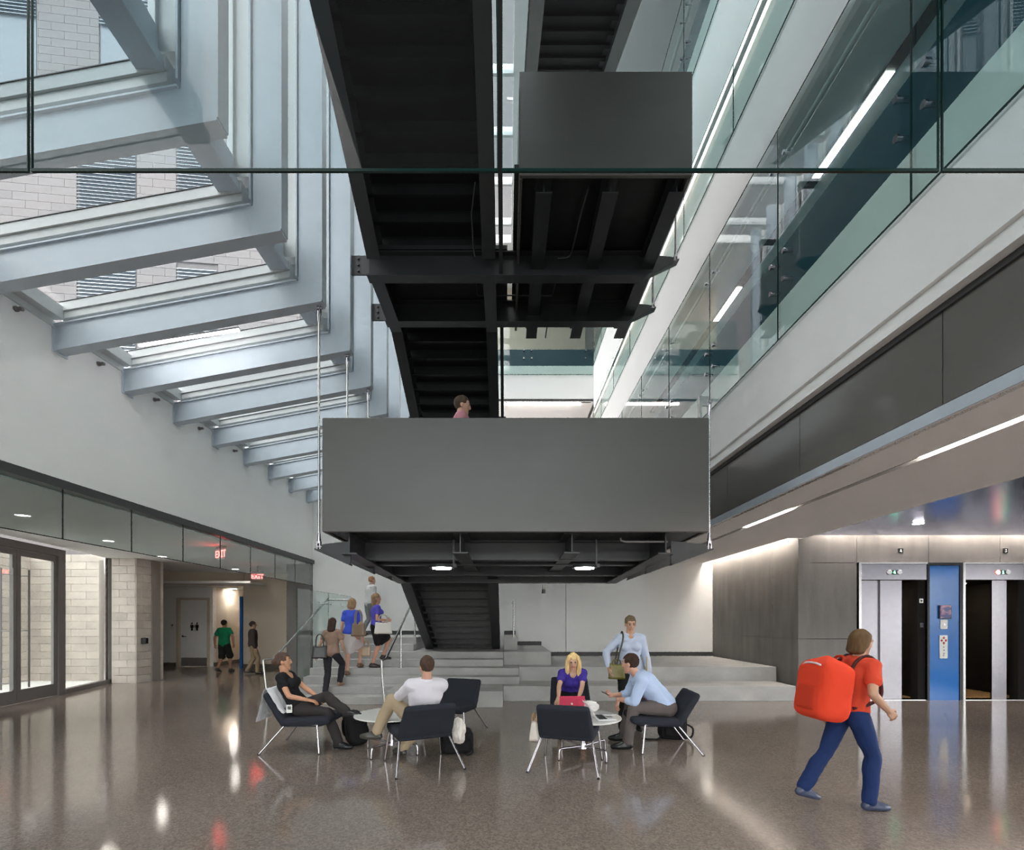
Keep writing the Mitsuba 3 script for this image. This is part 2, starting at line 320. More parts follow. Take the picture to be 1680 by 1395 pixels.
for a, b in ((-2.2, 0.86), (0.87, 3.39)):
    g = part(t, 'glass_panel', mk([(a, YE-0.06, 11.22), (b, YE-0.06, 11.22), (b, YE-0.06, 13.3), (a, YE-0.06, 13.3)], [[0, 1, 2], [0, 2, 3]]), 'm_glass_green')
    part(g, 'edge', bx(a, b, YE-0.066, YE-0.054, 11.2, 11.22), 'm_glass_edge')
for x in (0.70, 1.0, 3.1):
    for z in (11.85, 12.17):
        part(t, 'standoff', disc((x, YE-0.03, z), 0.032, 0.12, (0, 1, 0), 14), 'm_chrome', 35)
# frontal glass sheet hanging above the viewer
t = thing('glass_screen', 'large hanging sheets of clear glass with dark green edges above the viewer', 'glass screen')
GY = 2.0
for a, b, z1 in ((-3.92, -1.981, 4.9), (-1.969, -0.033, 8.18), (-0.018, 1.797, 8.18), (1.809, 3.39, 8.18)):
    z0 = 3.467
    g = part(t, 'glass_panel', mk([(a, GY, z0+0.013), (b, GY, z0+0.013), (b, GY, z1), (a, GY, z1)], [[0, 1, 2], [0, 2, 3]]), 'm_glass_screen')
    part(g, 'edge', cat(bx(a, b, GY-0.005, GY+0.005, z0, z0+0.012), bx(a, a+0.004, GY-0.005, GY+0.005, z0+0.012, z1), bx(b-0.004, b, GY-0.005, GY+0.005, z0+0.012, z1)), 'm_glass_edge')

# ---- linear lamps
def lamp(name, label, mesh, e, cat_='light', group=None, housing=None):
    t = thing(name, label, cat_, group)
    part(t, 'diffuser', mesh, 'm_whiteplas', emit=em(*e))
    if housing is not None: part(t, 'housing', housing, 'm_trim')
    return t
LW = (1.0, 0.93, 0.84)
def E(s, c=LW): return tuple(s*x for x in c)
lamp('strip_light', 'long bright strip light running under the fourth floor fascia, upper of the pair', bx(XR-0.008, XR+0.03, 1.0, YE-0.2, 9.875, 9.955), E(0.3), housing=bx(XR-0.008, XR+0.06, 1.0, YE-0.2, 9.957, 9.968))
lamp('strip_light', 'thinner bright strip light running under the fourth floor fascia, lower of the pair', bx(XR-0.008, XR+0.02, 1.0, YE-0.2, 9.66, 9.70), E(0.3), housing=bx(XR-0.008, XR+0.03, 1.0, YE-0.2, 9.705, 9.87))
lamp('slot_light', 'bright slot light in the gallery ceiling behind the glass, nearer one', bx(4.20, 4.30, 5.32, 6.60, 7.675, 7.695), E(0.8), housing=bx(4.18, 4.32, 0, 8.7, 7.685, 7.699))
lamp('slot_light', 'bright slot light in the gallery ceiling behind the glass, farther one', bx(4.20, 4.30, 8.76, 9.75, 7.675, 7.695), E(0.8), housing=bx(4.18, 4.32, 8.72, 14, 7.685, 7.699))
lamp('slot_light', 'added fill light deep inside the second floor gallery, unseen behind the white fascia', bx(6.5, 6.62, 1.0, 17.0, 7.675, 7.695), E(1.6))  # added fill lamp, out of view, to brighten the gallery ceiling
lamp('slot_light', 'horizontal slot light under the far end gallery fascia', bx(0.05, 2.92, YE-0.03, YE+0.03, 10.06, 10.145), E(0.8), housing=bx(0, XR-0.1, YE-0.03, YE+0.03, 10.147, 10.158))
lamp('slot_light', 'large lit section of the slot light in the right hand soffit', bx(4.23, 4.31, 1.2, 4.94, ZC+0.004, ZC+0.02), E(2.2))
lamp('slot_light', 'small lit section of the slot light in the right hand soffit above the backpacker', bx(4.23, 4.31, 7.3, 8.6, ZC+0.004, ZC+0.02), E(2.2))
for i, (y0, y1) in enumerate(((YB-3.9, YB-2.75), (YB-2.6, YB-1.45), (YB-1.3, YB-0.1))):
    lamp('wall_washer', ('nearest', 'middle', 'farthest')[i]+' hidden wall washer strip above the concrete side wall', bx(5.72, 5.80, y0, y1, ZC+0.20, ZC+0.215), E(1.8, (1, .92, .82)), group='wall washers over the concrete side wall')

# ---- concrete walls of the lift lobby
def panel_wall(k, cells, mkbox, mats=('m_concrete',)):
    for c in cells: part(k, 'concrete_panel', mkbox(*c), 'm_concrete')
k = struct('wall_right', 'board formed grey concrete side wall with panel joints', 'wall')
for (a, b) in ((9.80, 10.73), (10.738, 12.30), (12.308, YB)):
    for (z0, z1) in ((0, 1.24), (1.248, ZC+0.26)):
        part(k, 'concrete_panel', bx(5.95, 6.2, a, b, z0, z1), 'm_concrete')
part(k, 'joint_backing', bx(5.962, 6.19, 9.82, YB, 0, ZC-0.04), 'm_trim')
EY = 9.80
k = struct('wall_elevator', 'grey concrete wall around the lift doors', 'wall')
for (x0, x1, z0, z1) in ((5.955, 7.14, 0, 1.24), (5.955, 7.14, 1.248, 2.79), (5.955, 7.14, 2.798, ZC+0.30), (7.148, 8.6, 2.798, ZC+0.30), (8.608, 10.05, 2.798, ZC+0.30), (10.058, 12, 2.798, ZC+0.30), (10.9, 12, 0, 2.79)):
    part(k, 'concrete_panel', bx(x0, x1, EY, EY+0.2, z0, z1), 'm_concrete')
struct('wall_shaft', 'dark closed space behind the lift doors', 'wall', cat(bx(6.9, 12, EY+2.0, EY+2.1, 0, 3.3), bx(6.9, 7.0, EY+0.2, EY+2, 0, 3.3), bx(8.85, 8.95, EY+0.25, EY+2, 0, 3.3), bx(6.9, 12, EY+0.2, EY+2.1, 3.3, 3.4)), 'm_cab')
struct('ceiling_lobby', 'glossy metal ceiling of the lift lobby', 'ceiling', bx(5.98, 12.5, -6, EY-0.26, ZC+0.03, ZC+0.07), 'm_lobbyceil')
struct('trim_cove', 'white cove above the lift doors', 'cove', cat(bx(5.98, 12, EY-0.30, EY+0.1, ZC+0.29, ZC+0.32), bx(5.98, 12, EY-0.29, EY-0.265, ZC+0.07, ZC+0.3)), 'm_ceiling')
struct('trim_lobby', 'white edge strip between the soffit and the lobby ceiling', 'trim', bx(5.97, 6.0, -6, EY, ZC-0.001, ZC+0.06), 'm_ceiling')
struct('wall_lobby_right', 'white side wall of the lift lobby', 'wall', cat(bx(12.0, 12.2, 8.2, EY+2.2, 0, 3.5), bx(12.0, 12.2, -6, 8.2, 0, 0.25), bx(12.0, 12.2, -6, 8.2, 2.95, 3.5)), 'm_white')
k = struct('window_lobby', 'glazed side entrance of the lift lobby, right of the picture', 'window')
part(k, 'pane', mk([(12.1, -6, 0.25), (12.1, 8.2, 0.25), (12.1, 8.2, 2.95), (12.1, -6, 2.95)], [[0, 1, 2], [0, 2, 3]]), 'm_glass_roof')
part(k, 'mullion', cat([bx(12.03, 12.17, y-0.05, y+0.05, 0.25, 2.95) for y in np.arange(-5, 8.3, 1.65)]), 'm_alu')
for i in range(4):
    x = 6.35+i*1.25
    lamp('wall_washer', ('hidden wall washer strip next to the concrete corner', 'hidden wall washer strip above the half open lift', 'hidden wall washer strip above the blue panel', 'hidden wall washer strip above the lift at the right edge')[i], bx(x, x+1.05, EY-0.22, EY-0.12, ZC+0.22, ZC+0.235), E(1.25, (1, .92, .84)), group='wall washers over the lift doors')
t = thing('downlight', 'round recessed downlight in the glossy lobby ceiling', 'light')
part(t, 'lens', disc((7.15, 8.35, ZC+0.02), 0.075, 0.012), 'm_whiteplas', 30, emit=em(*E(6)))
part(t, 'rim', tube([(7.15+0.085*math.cos(a), 8.35+0.085*math.sin(a), ZC+0.026) for a in np.linspace(0, 2*math.pi, 25)], 0.008, 8), 'm_steel', 40)

# ---- lifts
def elevator(label, X0, X1, num, leaves, dark, leftled, digit):
    t = thing('elevator', label, 'elevator')
    part(t, 'header', cbx(X0, X1, EY-0.02, EY+0.1, 2.445, 2.765, 0.006), 'm_elev')
    part(t, 'door_frame', cat(bx(X0-0.055, X0-0.003, EY-0.03, EY+0.2, 0, 2.80), bx(X0-0.055, X1+0.02, EY-0.03, EY+0.2, 2.768, 2.80)), 'm_steel')
    for (a, b, y) in leaves: part(t, 'door_leaf', bx(a, b, EY+y, EY+y+0.03, 0.015, 2.44), 'm_elev')
    part(t, 'sill', bx(X0, X1, EY-0.01, EY+0.2, 0.0, 0.012), 'm_steel')
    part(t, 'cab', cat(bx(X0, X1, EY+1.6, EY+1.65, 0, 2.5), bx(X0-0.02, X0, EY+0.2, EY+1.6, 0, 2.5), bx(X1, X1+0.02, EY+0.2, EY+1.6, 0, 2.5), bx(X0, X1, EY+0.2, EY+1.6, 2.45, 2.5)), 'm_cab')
    part(t, 'cab_floor', bx(X0, X1, EY+0.2, EY+1.6, 0.0, 0.012), 'm_carpet', label='tan lift floor')
    part(t, 'cab_fill_light', disc(((X0+X1)/2, EY+0.9, 2.44), 0.10, 0.01), 'm_whiteplas', 30, emit=em(5.0, 4.0, 2.9))  # added unseen lamp that brightens the cab interior
    part(t, 'cab_rail', tube([(X0+0.1, EY+1.54, 0.92), (X1-0.1, EY+1.54, 0.92)], 0.018, 10), 'm_alu', 40)
    for d in dark: part(t, 'jamb', bx(*d), 'm_cab')
    xc = (X0+X1)/2
    for s, c in ((-1, leftled), (1, 'm_steel')):
        l = part(t, 'indicator_lamp', disc((xc+s*0.105, EY-0.028, 2.60), 0.044, 0.02, (0, 1, 0), 20), c if isinstance(c, str) else 'm_whiteplas', 30, emit=None if isinstance(c, str) else em(*c))
        part(l, 'rim', tube([(xc+s*0.105+0.047*math.cos(a), EY-0.03, 2.60+0.047*math.sin(a)) for a in np.linspace(0, 2*math.pi, 25)], 0.005, 6), 'm_chrome', 40)
    d = part(t, 'digit_display', cbx(xc-0.042, xc+0.042, EY-0.03, EY-0.018, 2.555, 2.645, 0.003), 'm_black')
    part(d, 'digit', upright(face_text(digit, 0.055, 0.003), (xc, EY-0.0305, 2.60)), 'm_whiteplas', emit=em(0.1, 1.1, 0.45))
    return t
elevator('stainless steel lift half open beside the concrete corner, marked 4', 7.22, 8.55, '4', ((7.22, 7.68, 0.09), (7.66, 8.10, 0.055)), ((8.40, 8.55, EY+0.02, EY+0.2, 0, 2.44),), 'm_steel', '4')
elevator('stainless steel lift standing open at the right edge, marked 3', 9.33, 10.85, '3', ((9.95, 10.25, 0.06),), ((10.45, 10.85, EY+0.02, EY+0.2, 0, 2.44),), (0.45, 0.06, 0.05), '1')
for x, s in ((8.03, '4'), (10.16, '3')):
    t = solo('number_plate', {'4': 'small black plate with a white 4 above the half open lift', '3': 'small black plate with a white 3 above the lift at the right edge'}[s], 'sign', cbx(x-0.05, x+0.05, EY-0.012, EY-0.001, 2.99, 3.09, 0.003), 'm_black')
    part(t, 'numeral', upright(face_text(s, 0.062, 0.003), (x, EY-0.0125, 3.04)), 'm_whiteplas')
t = solo('star_plate', 'small white plate with a dark star on the jamb of lift 4', 'sign', cbx(8.425, 8.505, EY+0.008, EY+0.018, 1.975, 2.065, 0.002), 'm_whiteplas')
star = []
for i in range(12):
    r = 0.033 if i % 2 == 0 else 0.014; a = math.pi/2+i*math.pi/6; star.append((8.465+r*math.cos(a), 2.02+r*math.sin(a)))
part(t, 'star', prism(star, EY+0.004, EY+0.0085), 'm_black')
solo('jamb_plate', 'small black plate on the jamb of lift 4 under the star plate', 'sign', cbx(8.43, 8.51, EY+0.008, EY+0.018, 1.48, 1.575, 0.002), 'm_black')
t = thing('blue_glass_panel', 'tall glossy blue glass panel between the two lifts', 'panel')
part(t, 'panel', bx(8.60, 9.21, EY-0.015, EY+0.01, 0.0, 2.735), 'm_blue')
part(t, 'reveal', cat(bx(8.553, 8.598, EY-0.03, EY+0.2, 0, 2.79), bx(9.212, 9.30, EY-0.03, EY+0.2, 0, 2.79), bx(8.553, 9.30, EY-0.03, EY+0.2, 2.74, 2.79)), 'm_black')
part(t, 'backing', bx(8.56, 9.29, EY+0.012, EY+0.19, 0, 2.74), 'm_black')
def f_screen(p, n, uv):
    a = mikit.fbm(p.x*14, 3.0, p.z*14, 3)
    c = mikit.mix((0.03, 0.035, 0.16), (0.22, 0.10, 0.22), mikit.smoothstep(0.45, 0.65, a))
    return mikit.mix(c, mi.Color3f(0.45, 0.2, 0.25), mikit.smoothstep(0.62, 0.75, a))
mat('m_screen', two({'type': 'roughplastic', 'diffuse_reflectance': mikit.proc(f_screen), 'alpha': 0.05}))
t = thing('info_screen', 'small screen with a purple and pink picture on the blue panel', 'screen')
part(t, 'housing', cbx(8.785, 9.03, EY-0.045, EY-0.016, 1.655, 1.93, 0.004), 'm_black')
part(t, 'picture', bx(8.80, 9.02, EY-0.048, EY-0.0455, 1.67, 1.925), 'm_screen')
t = solo('call_plate', 'small steel call plate with one button under the screen', 'control panel', cbx(8.82, 8.965, EY-0.03, EY-0.016, 1.445, 1.64, 0.004), 'm_whiteplas')
part(t, 'button', disc((8.893, EY-0.033, 1.54), 0.016, 0.012, (0, 1, 0), 14), 'm_steel', 30)
t = solo('call_station', 'tall white call station with a red diamond sign and buttons', 'control panel', cbx(8.80, 8.965, EY-0.032, EY-0.016, 0.85, 1.32, 0.004), 'm_whiteplas')
plas('m_red', (0.55, 0.03, 0.03), 0.2)
for i, (dx, dz) in enumerate(((0, .052), (-.042, 0), (.042, 0), (0, -.052))):
    c = (8.882+dx, 1.215+dz); part(t, 'emblem', prism([(c[0], c[1]+.03), (c[0]-.026, c[1]), (c[0], c[1]-.03), (c[0]+.026, c[1])], EY-0.035, EY-0.0325), 'm_red', label='red diamond')
for z in (1.08, 1.02, 0.95, 0.91): part(t, 'button', disc((8.882, EY-0.034, z), 0.012, 0.008, (0, 1, 0), 12), 'm_alu', 30)

# ---- left hand wall: glass band, ceiling, entrance
k = struct('window_1', 'band of clear glass panels under the white left wall', 'window')
yj = [-2.8, -1.7, -0.6, 0.5, 1.61, 2.71, 3.82, 4.93, 6.04, 7.15, 8.29, 9.37, 10.48, 11.59, 12.69, 13.84]
for a, b in zip(yj[:-1], yj[1:]):
    g = part(k, 'glass_panel', mk([(XL, a+0.006, 2.64), (XL, b-0.006, 2.64), (XL, b-0.006, 3.26), (XL, a+0.006, 3.26)], [[0, 1, 2], [0, 2, 3]]), 'm_glass_green')
    part(g, 'edge', cat(bx(XL-0.006, XL+0.006, a-0.006, a+0.006, 2.64, 3.26), bx(XL-0.006, XL+0.006, a+0.006, b-0.006, 2.63, 2.64)), 'm_gasket')
part(k, 'ledge', cat(bx(XL-0.12, XL+0.05, -6, YB, 3.255, 3.362), bx(XL-0.25, XL-0.12, -6, YE, 3.255, 3.36)), 'm_trim')
AV = np.array([-0.202, 0.979]); A0 = np.array([-9.45, 9.0])       # line of the angled entrance wall
def AP(t, off=0.0):                                               # off: towards the lobby
    q = A0+AV*t+np.array([0.979, 0.202])*off; return float(q[0]), float(q[1])
ARZ = math.atan2(AV[1], AV[0])
def abx(t0, t1, o0, o1, z0, z1, c=None):
    m = bx(t0, t1, -o1, -o0, z0, z1) if c is None else cbx(t0, t1, -o1, -o0, z0, z1, c)
    return xf(m, (A0[0], A0[1], 0), ARZ)
k = struct('ceiling_entrance', 'pale ceiling over the entrance behind the glass band', 'ceiling')
CL = [(-8.90+0.03, 8.45), (-10.75, 15.6)]
part(k, 'ceiling_panel', prism([(XL-0.13, -4.5), (XL-0.13, 16.6), (-10.98, 16.6)], 3.24, 3.3, 'z'), 'm_white')
part(k, 'ceiling_panel', prism([(-5.70, -4.0), (-11.005, 16.6), (-13.3, 16.6), (-13.3, 12.95), (-10.45, 12.9), (-9.82, 10.6), (-6.4, -6), (-5.70, -6)], 3.24, 3.3, 'z'), 'm_white')
part(k, 'slot', prism([(-5.75, -3.5), (-10.95, 16.6), (-11.1, 16.6), (-5.9, -3.5)], 3.305, 3.33, 'z'), 'm_black')
for i, (px, py, D) in enumerate(((37, 845, 7.4), (178, 887, 9.75), (266, 913, 12.1), (386, 934, 15.0), (-150, 800, 5.9))):
    x = (px-CX)*D/FPX
    t = thing('downlight', ('recessed round downlight nearest the entrance doors, seen through the glass band', 'recessed round downlight above the entrance sidelight, seen through the glass band', 'recessed round downlight above the block pier, seen through the glass band',
               'recessed round downlight in front of the restroom opening', 'recessed round downlight outside the left edge of the picture')[i], 'light')
    part(t, 'lens', disc((x, D, 3.236), 0.085, 0.008), 'm_whiteplas', 30, emit=em(*E(2.6)))
    part(t, 'rim', tube([(x+0.095*math.cos(a), D+0.095*math.sin(a), 3.237) for a in np.linspace(0, 2*math.pi, 25)], 0.01, 8), 'm_whiteplas', 40)
struct('wall_entrance', 'white wall beside the entrance doors, left of the picture', 'wall', abx(-15.4, -0.97, -0.12, 0.12, 0, 3.24), 'm_white')
k = struct('door_1', 'double glass entrance door in a grey metal frame', 'door')
part(k, 'frame', cat(abx(-0.95, -0.75, -0.06, 0.06, 0, 3.16), abx(1.46, 1.66, -0.06, 0.06, 0, 3.16), abx(-0.95, 1.66, -0.06, 0.06, 3.02, 3.165)), 'm_alu')
for (a, b) in ((-0.74, 0.345), (0.355, 1.45)):
    l = part(k, 'door_leaf', cat(abx(a, a+0.10, -0.025, 0.025, 0.01, 3.01), abx(b-0.10, b, -0.025, 0.025, 0.01, 3.01), abx(a+0.1, b-0.1, -0.025, 0.025, 0.01, 0.26), abx(a+0.1, b-0.1, -0.025, 0.025, 2.89, 3.01)), 'm_alu')
    q = [(*AP(a+0.1), 0.26), (*AP(b-0.1), 0.26), (*AP(b-0.1), 2.89), (*AP(a+0.1), 2.89)]
    part(l, 'pane', mk(q, [[0, 1, 2], [0, 2, 3]]), 'm_glass_clear')
    s = a+0.19 if a > 0 else b-0.19
    for o in (0.10, -0.10):
        part(l, 'pull_handle', cat(tube([(*AP(s, o), 0.30), (*AP(s, o), 2.62)], 0.017, 12), *[tube([(*AP(s, o), z), (*AP(s, 0), z)], 0.011, 8) for z in (0.42, 1.42, 2.5)]), 'm_alu', 40)
k = struct('window_2', 'tall clear glass sidelight beside the entrance doors', 'window')
S0, S1 = np.array([-9.79, 10.62]), np.array([-10.30, 12.40])
part(k, 'pane', mk([(*S0, 0.1), (*S1, 0.1), (*S1, 3.2), (*S0, 3.2)], [[0, 1, 2], [0, 2, 3]]), 'm_glass_clear')
part(k, 'sill', bar((*S0, 0.05), (-10.42, 12.8, 0.05), 0.14, 0.10), 'm_alu')
part(k, 'mullion', cat(bx(-10.32, -10.28, 12.36, 12.44, 0.1, 3.24)), 'm_chrome')
part(k, 'jamb', hullp([(-10.30, 12.44, 0.1), (-10.35, 12.75, 0.1), (-10.5, 12.75, 0.1), (-10.30, 12.44, 3.24), (-10.35, 12.75, 3.24), (-10.5, 12.75, 3.24)]), 'm_white')
k = struct('wall_pier', 'block pier of pinkish split face masonry between sidelight and restrooms', 'wall')
part(k, 'joint_backing', cat(bx(-10.20, -9.585, 12.475, 12.9, 0, 3.24), bx(-10.9, -9.47, 12.9, 13.3, 0, 3.24)), 'm_mortar')
block_wall(k, (-10.20, 12.48), (1, 0), 0.62, 0, 3.24, 0.41, 0.2025, ('m_block', 'm_block_b'), seed=3)
block_wall(k, (-9.59, 12.46), (0.12, 1), 0.85, 0, 3.24, 0.41, 0.2025, ('m_block', 'm_block_b'), seed=4)
struct('floor_bounce', 'added pale surface outside the entrance doors, bouncing daylight to the ceiling', 'paving', prism([(-6.6, -6), (-9.98, 10.6), (-10.6, 12.9), (-13.3, 12.9), (-15, -6)], 0.001, 0.008, 'z'), 'm_white')  # thin white surface added to bounce daylight onto the entrance ceiling
k = struct('wall_outside', 'pale block wall standing outside the entrance glass', 'wall')
part(k, 'joint_backing', xf(bx(0.02, 4.6, 0.0, 0.2, 0, 3.4), (-11.9, 8.4, 0), math.radians(101)), 'm_mortar')
block_wall(k, (-11.9, 8.4), (math.cos(math.radians(101)), math.sin(math.radians(101))), 4.6, 0, 3.4, 0.82, 0.2, ('m_block', 'm_block_b'), seed=5)
solo('card_reader', 'small black card reader box on the edge of the block pier', 'card reader', cbx(-9.54, -9.41, 12.58, 12.68, 1.02, 1.17, 0.01), 'm_black')

# restroom wing
k = struct('wall_restroom', 'beige wall around the restroom opening', 'wall')
part(k, 'wall_panel', bx(-11.9, -11.25, 15.4, 15.6, 0, 3.24), 'm_beige')
part(k, 'header', hullp([(-11.4, 15.35, 2.82), (-8.95, 16.45, 2.82), (-11.4, 15.55, 2.82), (-8.95, 16.65, 2.82), (-11.4, 15.35, 3.24), (-8.95, 16.45, 3.24), (-11.4, 15.55, 3.24), (-8.95, 16.65, 3.24)]), 'm_beige')
part(k, 'wall_panel', bx(-9.0, -6.3, 16.5, 16.7, 0, 3.24), 'm_beige')
part(k, 'wall_panel', bx(-10.5, -10.35, 17.05, 19.3, 0, 2.82), 'm_beige')
part(k, 'wall_panel', cat(bx(-10.5, -8.2, 19.3, 19.4, 0, 2.82), bx(-8.3, -8.2, 16.7, 19.3, 0, 2.82)), 'm_beige')
part(k, 'blue_edge', bx(-9.09, -9.02, 16.44, 16.6, 0, 2.45), 'm_blue', label='blue painted edge of the opening')
for a, b, y in ((-11.9, -11.25, 15.39), (-9.0, -6.3, 16.49)):
    part(k, 'baseboard', cbx(a, b, y-0.012, y, 0, 0.14, 0.003), 'm_base')
part(k, 'baseboard', bx(-10.35, -10.335, 17.05, 19.3, 0, 0.14), 'm_base')
k = struct('wall_restroom_back', 'white wall at the back of the restroom passage', 'wall')
part(k, 'wall_panel', cat(bx(-13.2, -11.60, 17.0, 17.2, 0, 2.82), bx(-10.45, -10.35, 17.0, 17.2, 0, 2.82), bx(-11.60, -10.45, 17.0, 17.2, 2.42, 2.82)), 'm_white')
part(k, 'baseboard', cbx(-13.2, -11.62, 16.985, 17.0, 0, 0.15, 0.003), 'm_base')
struct('ceiling_restroom', 'white ceiling of the restroom passage', 'ceiling', bx(-13.2, -8.2, 15.45, 19.4, 2.83, 2.9), 'm_white')
struct('wall_wing', 'plain outer walls closing the entrance wing', 'wall', cat(bx(-13.3, -13.2, 13.0, 19.4, 0, 3.24), bx(-13.2, -10.5, 19.3, 19.4, 0, 3.24), bx(-13.3, -10.85, 13.0, 13.1, 0, 3.24)), 'm_beige')
k = struct('wall_outside', 'pale block wall across the end of the outside passage', 'wall')
part(k, 'joint_backing', bx(-13.3, -10.4, 12.93, 12.99, 0, 3.4), 'm_mortar')
block_wall(k, (-13.3, 12.935), (1, 0), 2.85, 0, 3.4, 0.82, 0.2, ('m_block', 'm_block_b'), seed=6)
k = struct('door_2', 'white restroom door with a steel kick plate and figure symbols', 'door')
part(k, 'frame', cat(bx(-11.62, -11.53, 16.96, 17.14, 0, 2.44), bx(-10.53, -10.44, 16.96, 17.14, 0, 2.44), bx(-11.62, -10.44, 16.96, 17.14, 2.36, 2.44)), 'm_beige')
part(k, 'door_leaf', bx(-11.52, -10.54, 17.06, 17.1, 0.01, 2.355), 'm_white')
part(k, 'kick_plate', bx(-11.50, -10.56, 17.052, 17.059, 0.02, 0.32), 'm_alu')
lv = part(k, 'lever_handle', cat(disc((-11.44, 17.04, 1.08), 0.035, 0.03, (0, 1, 0), 14), tube([(-11.44, 17.0, 1.08), (-11.28, 17.0, 1.06)], 0.014, 8)), 'm_chrome', 40)
def person_symbol(x, z, s):
    return cat(disc((x, 17.054, z+0.155*s), 0.045*s, 0.008, (0, 1, 0), 16), prism([(x-0.075*s, z+0.095*s), (x+0.075*s, z+0.095*s), (x+0.085*s, z-0.05*s), (x+0.05*s, z-0.05*s), (x+0.045*s, z-0.2*s), (x-0.045*s, z-0.2*s), (x-0.05*s, z-0.05*s), (x-0.085*s, z-0.05*s)], 17.05, 17.058))
part(k, 'symbol', person_symbol(-11.12, 1.42, 0.72), 'm_black', label='black standing figure symbol')
part(k, 'symbol', person_symbol(-10.94, 1.42, 0.72), 'm_black', label='black standing figure symbol')
part(k, 'symbol', bx(-11.035, -11.025, 17.05, 17.058, 1.25, 1.56), 'm_black', label='thin dividing bar')
t = solo('restroom_sign', 'small pale restroom plate beside the white restroom door', 'sign', cbx(-11.84, -11.70, 16.985, 16.998, 1.33, 1.52, 0.003), 'm_ceiling')
for dx in (-0.03, 0.015): part(t, 'symbol', xf(cat(disc((0, 16.983, 0.05), 0.012, 0.004, (0, 1, 0), 10), bx(-0.016, 0.016, 16.981, 16.985, -0.02, 0.035)), (-11.77+dx, 0, 1.45)), 'm_base')
part(t, 'lettering', bx(-11.81, -11.73, 16.981, 16.985, 1.36, 1.375), 'm_base')
solo('door_lever', 'dark lever handle on the wall left of the restroom sign', 'door handle', cat(disc((-12.33, 16.98, 1.09), 0.03, 0.03, (0, 1, 0), 14), tube([(-12.33, 16.95, 1.09), (-12.18, 16.95, 1.07), (-12.16, 16.95, 1.13)], 0.014, 8)), 'm_black', 40)
for i, (px, py) in enumerate(((254, 965), (384, 966.5))):
    D = 1.22*790/(1020-py); x = (px-CX)*D/FPX
    t = thing('downlight', ('recessed downlight at the left of the restroom passage', 'recessed downlight at the right of the restroom passage')[i], 'light')
    part(t, 'lens', disc((x, min(D, 18.4), 2.822), 0.08, 0.008), 'm_whiteplas', 30, emit=em(*E(14)))
    part(t, 'rim', tube([(x+0.09*math.cos(a), min(D, 18.4)+0.09*math.sin(a), 2.824) for a in np.linspace(0, 2*math.pi, 25)], 0.01, 8), 'm_whiteplas', 40)
k = struct('wall_concrete_end', 'dark concrete wall end beside the stair glass', 'wall', bx(-6.25, XL-0.02, 13.72, 16.5, 0, 3.25), 'm_concrete')
def exit_sign(label, x, y, z, w, h, rz):
    t = thing('exit_sign', label, 'sign')
    T_ = lambda m: xf(m, (x, y, z), rz)
    part(t, 'plate', T_(cbx(-w/2, w/2, -0.012, 0.012, -h/2, h/2, 0.004)), 'm_whiteplas')
    part(t, 'lettering', T_(upright(face_text('EXIT', h*0.6, 0.006), (0, -0.0125, 0))), 'm_red', emit=em(0.5, 0.03, 0.028))
    part(t, 'canopy', T_(cbx(-w/2, w/2, -0.03, 0.03, h/2, h/2+0.04, 0.004)), 'm_alu')
    part(t, 'stem', T_(bx(-0.015, 0.015, -0.015, 0.015, h/2, 3.24-z)), 'm_alu')
exit_sign('red lit exit sign hanging near the dark concrete wall end', -7.32, 14.2, 2.93, 0.32, 0.19, 0.0)
exit_sign('red lit exit sign hanging behind the glass band, seen at an angle', -6.15, 10.4, 3.06, 0.34, 0.24, math.radians(-35))
for i, (px, py, D) in enumerate(((25, 507, 5.43), (161, 597, 6.54), (253, 656, 7.6), (326, 703, 8.65), (383, 740, 9.7))):
    x = XL; z = CAMZ-(py-CY)*D/FPX
    D = XL*FPX/(px-CX)
    z = CAMZ-(py-CY)*D/FPX
    solo('wall_fitting', ('nearest', 'second nearest', 'middle', 'second farthest', 'farthest')[i]+' of the five small dark fittings on the white wall under the skylight', 'fitting',
         cat(disc((XL+0.012, D, z), 0.030, 0.024, (1, 0, 0), 14), tube([(XL+0.02, D, z), (XL+0.06, D, z+0.005)], 0.012, 8), disc((XL+0.06, D+0.01, z+0.005), 0.022, 0.03, (0, 1, 0.3), 10)), 'm_alu', 35)

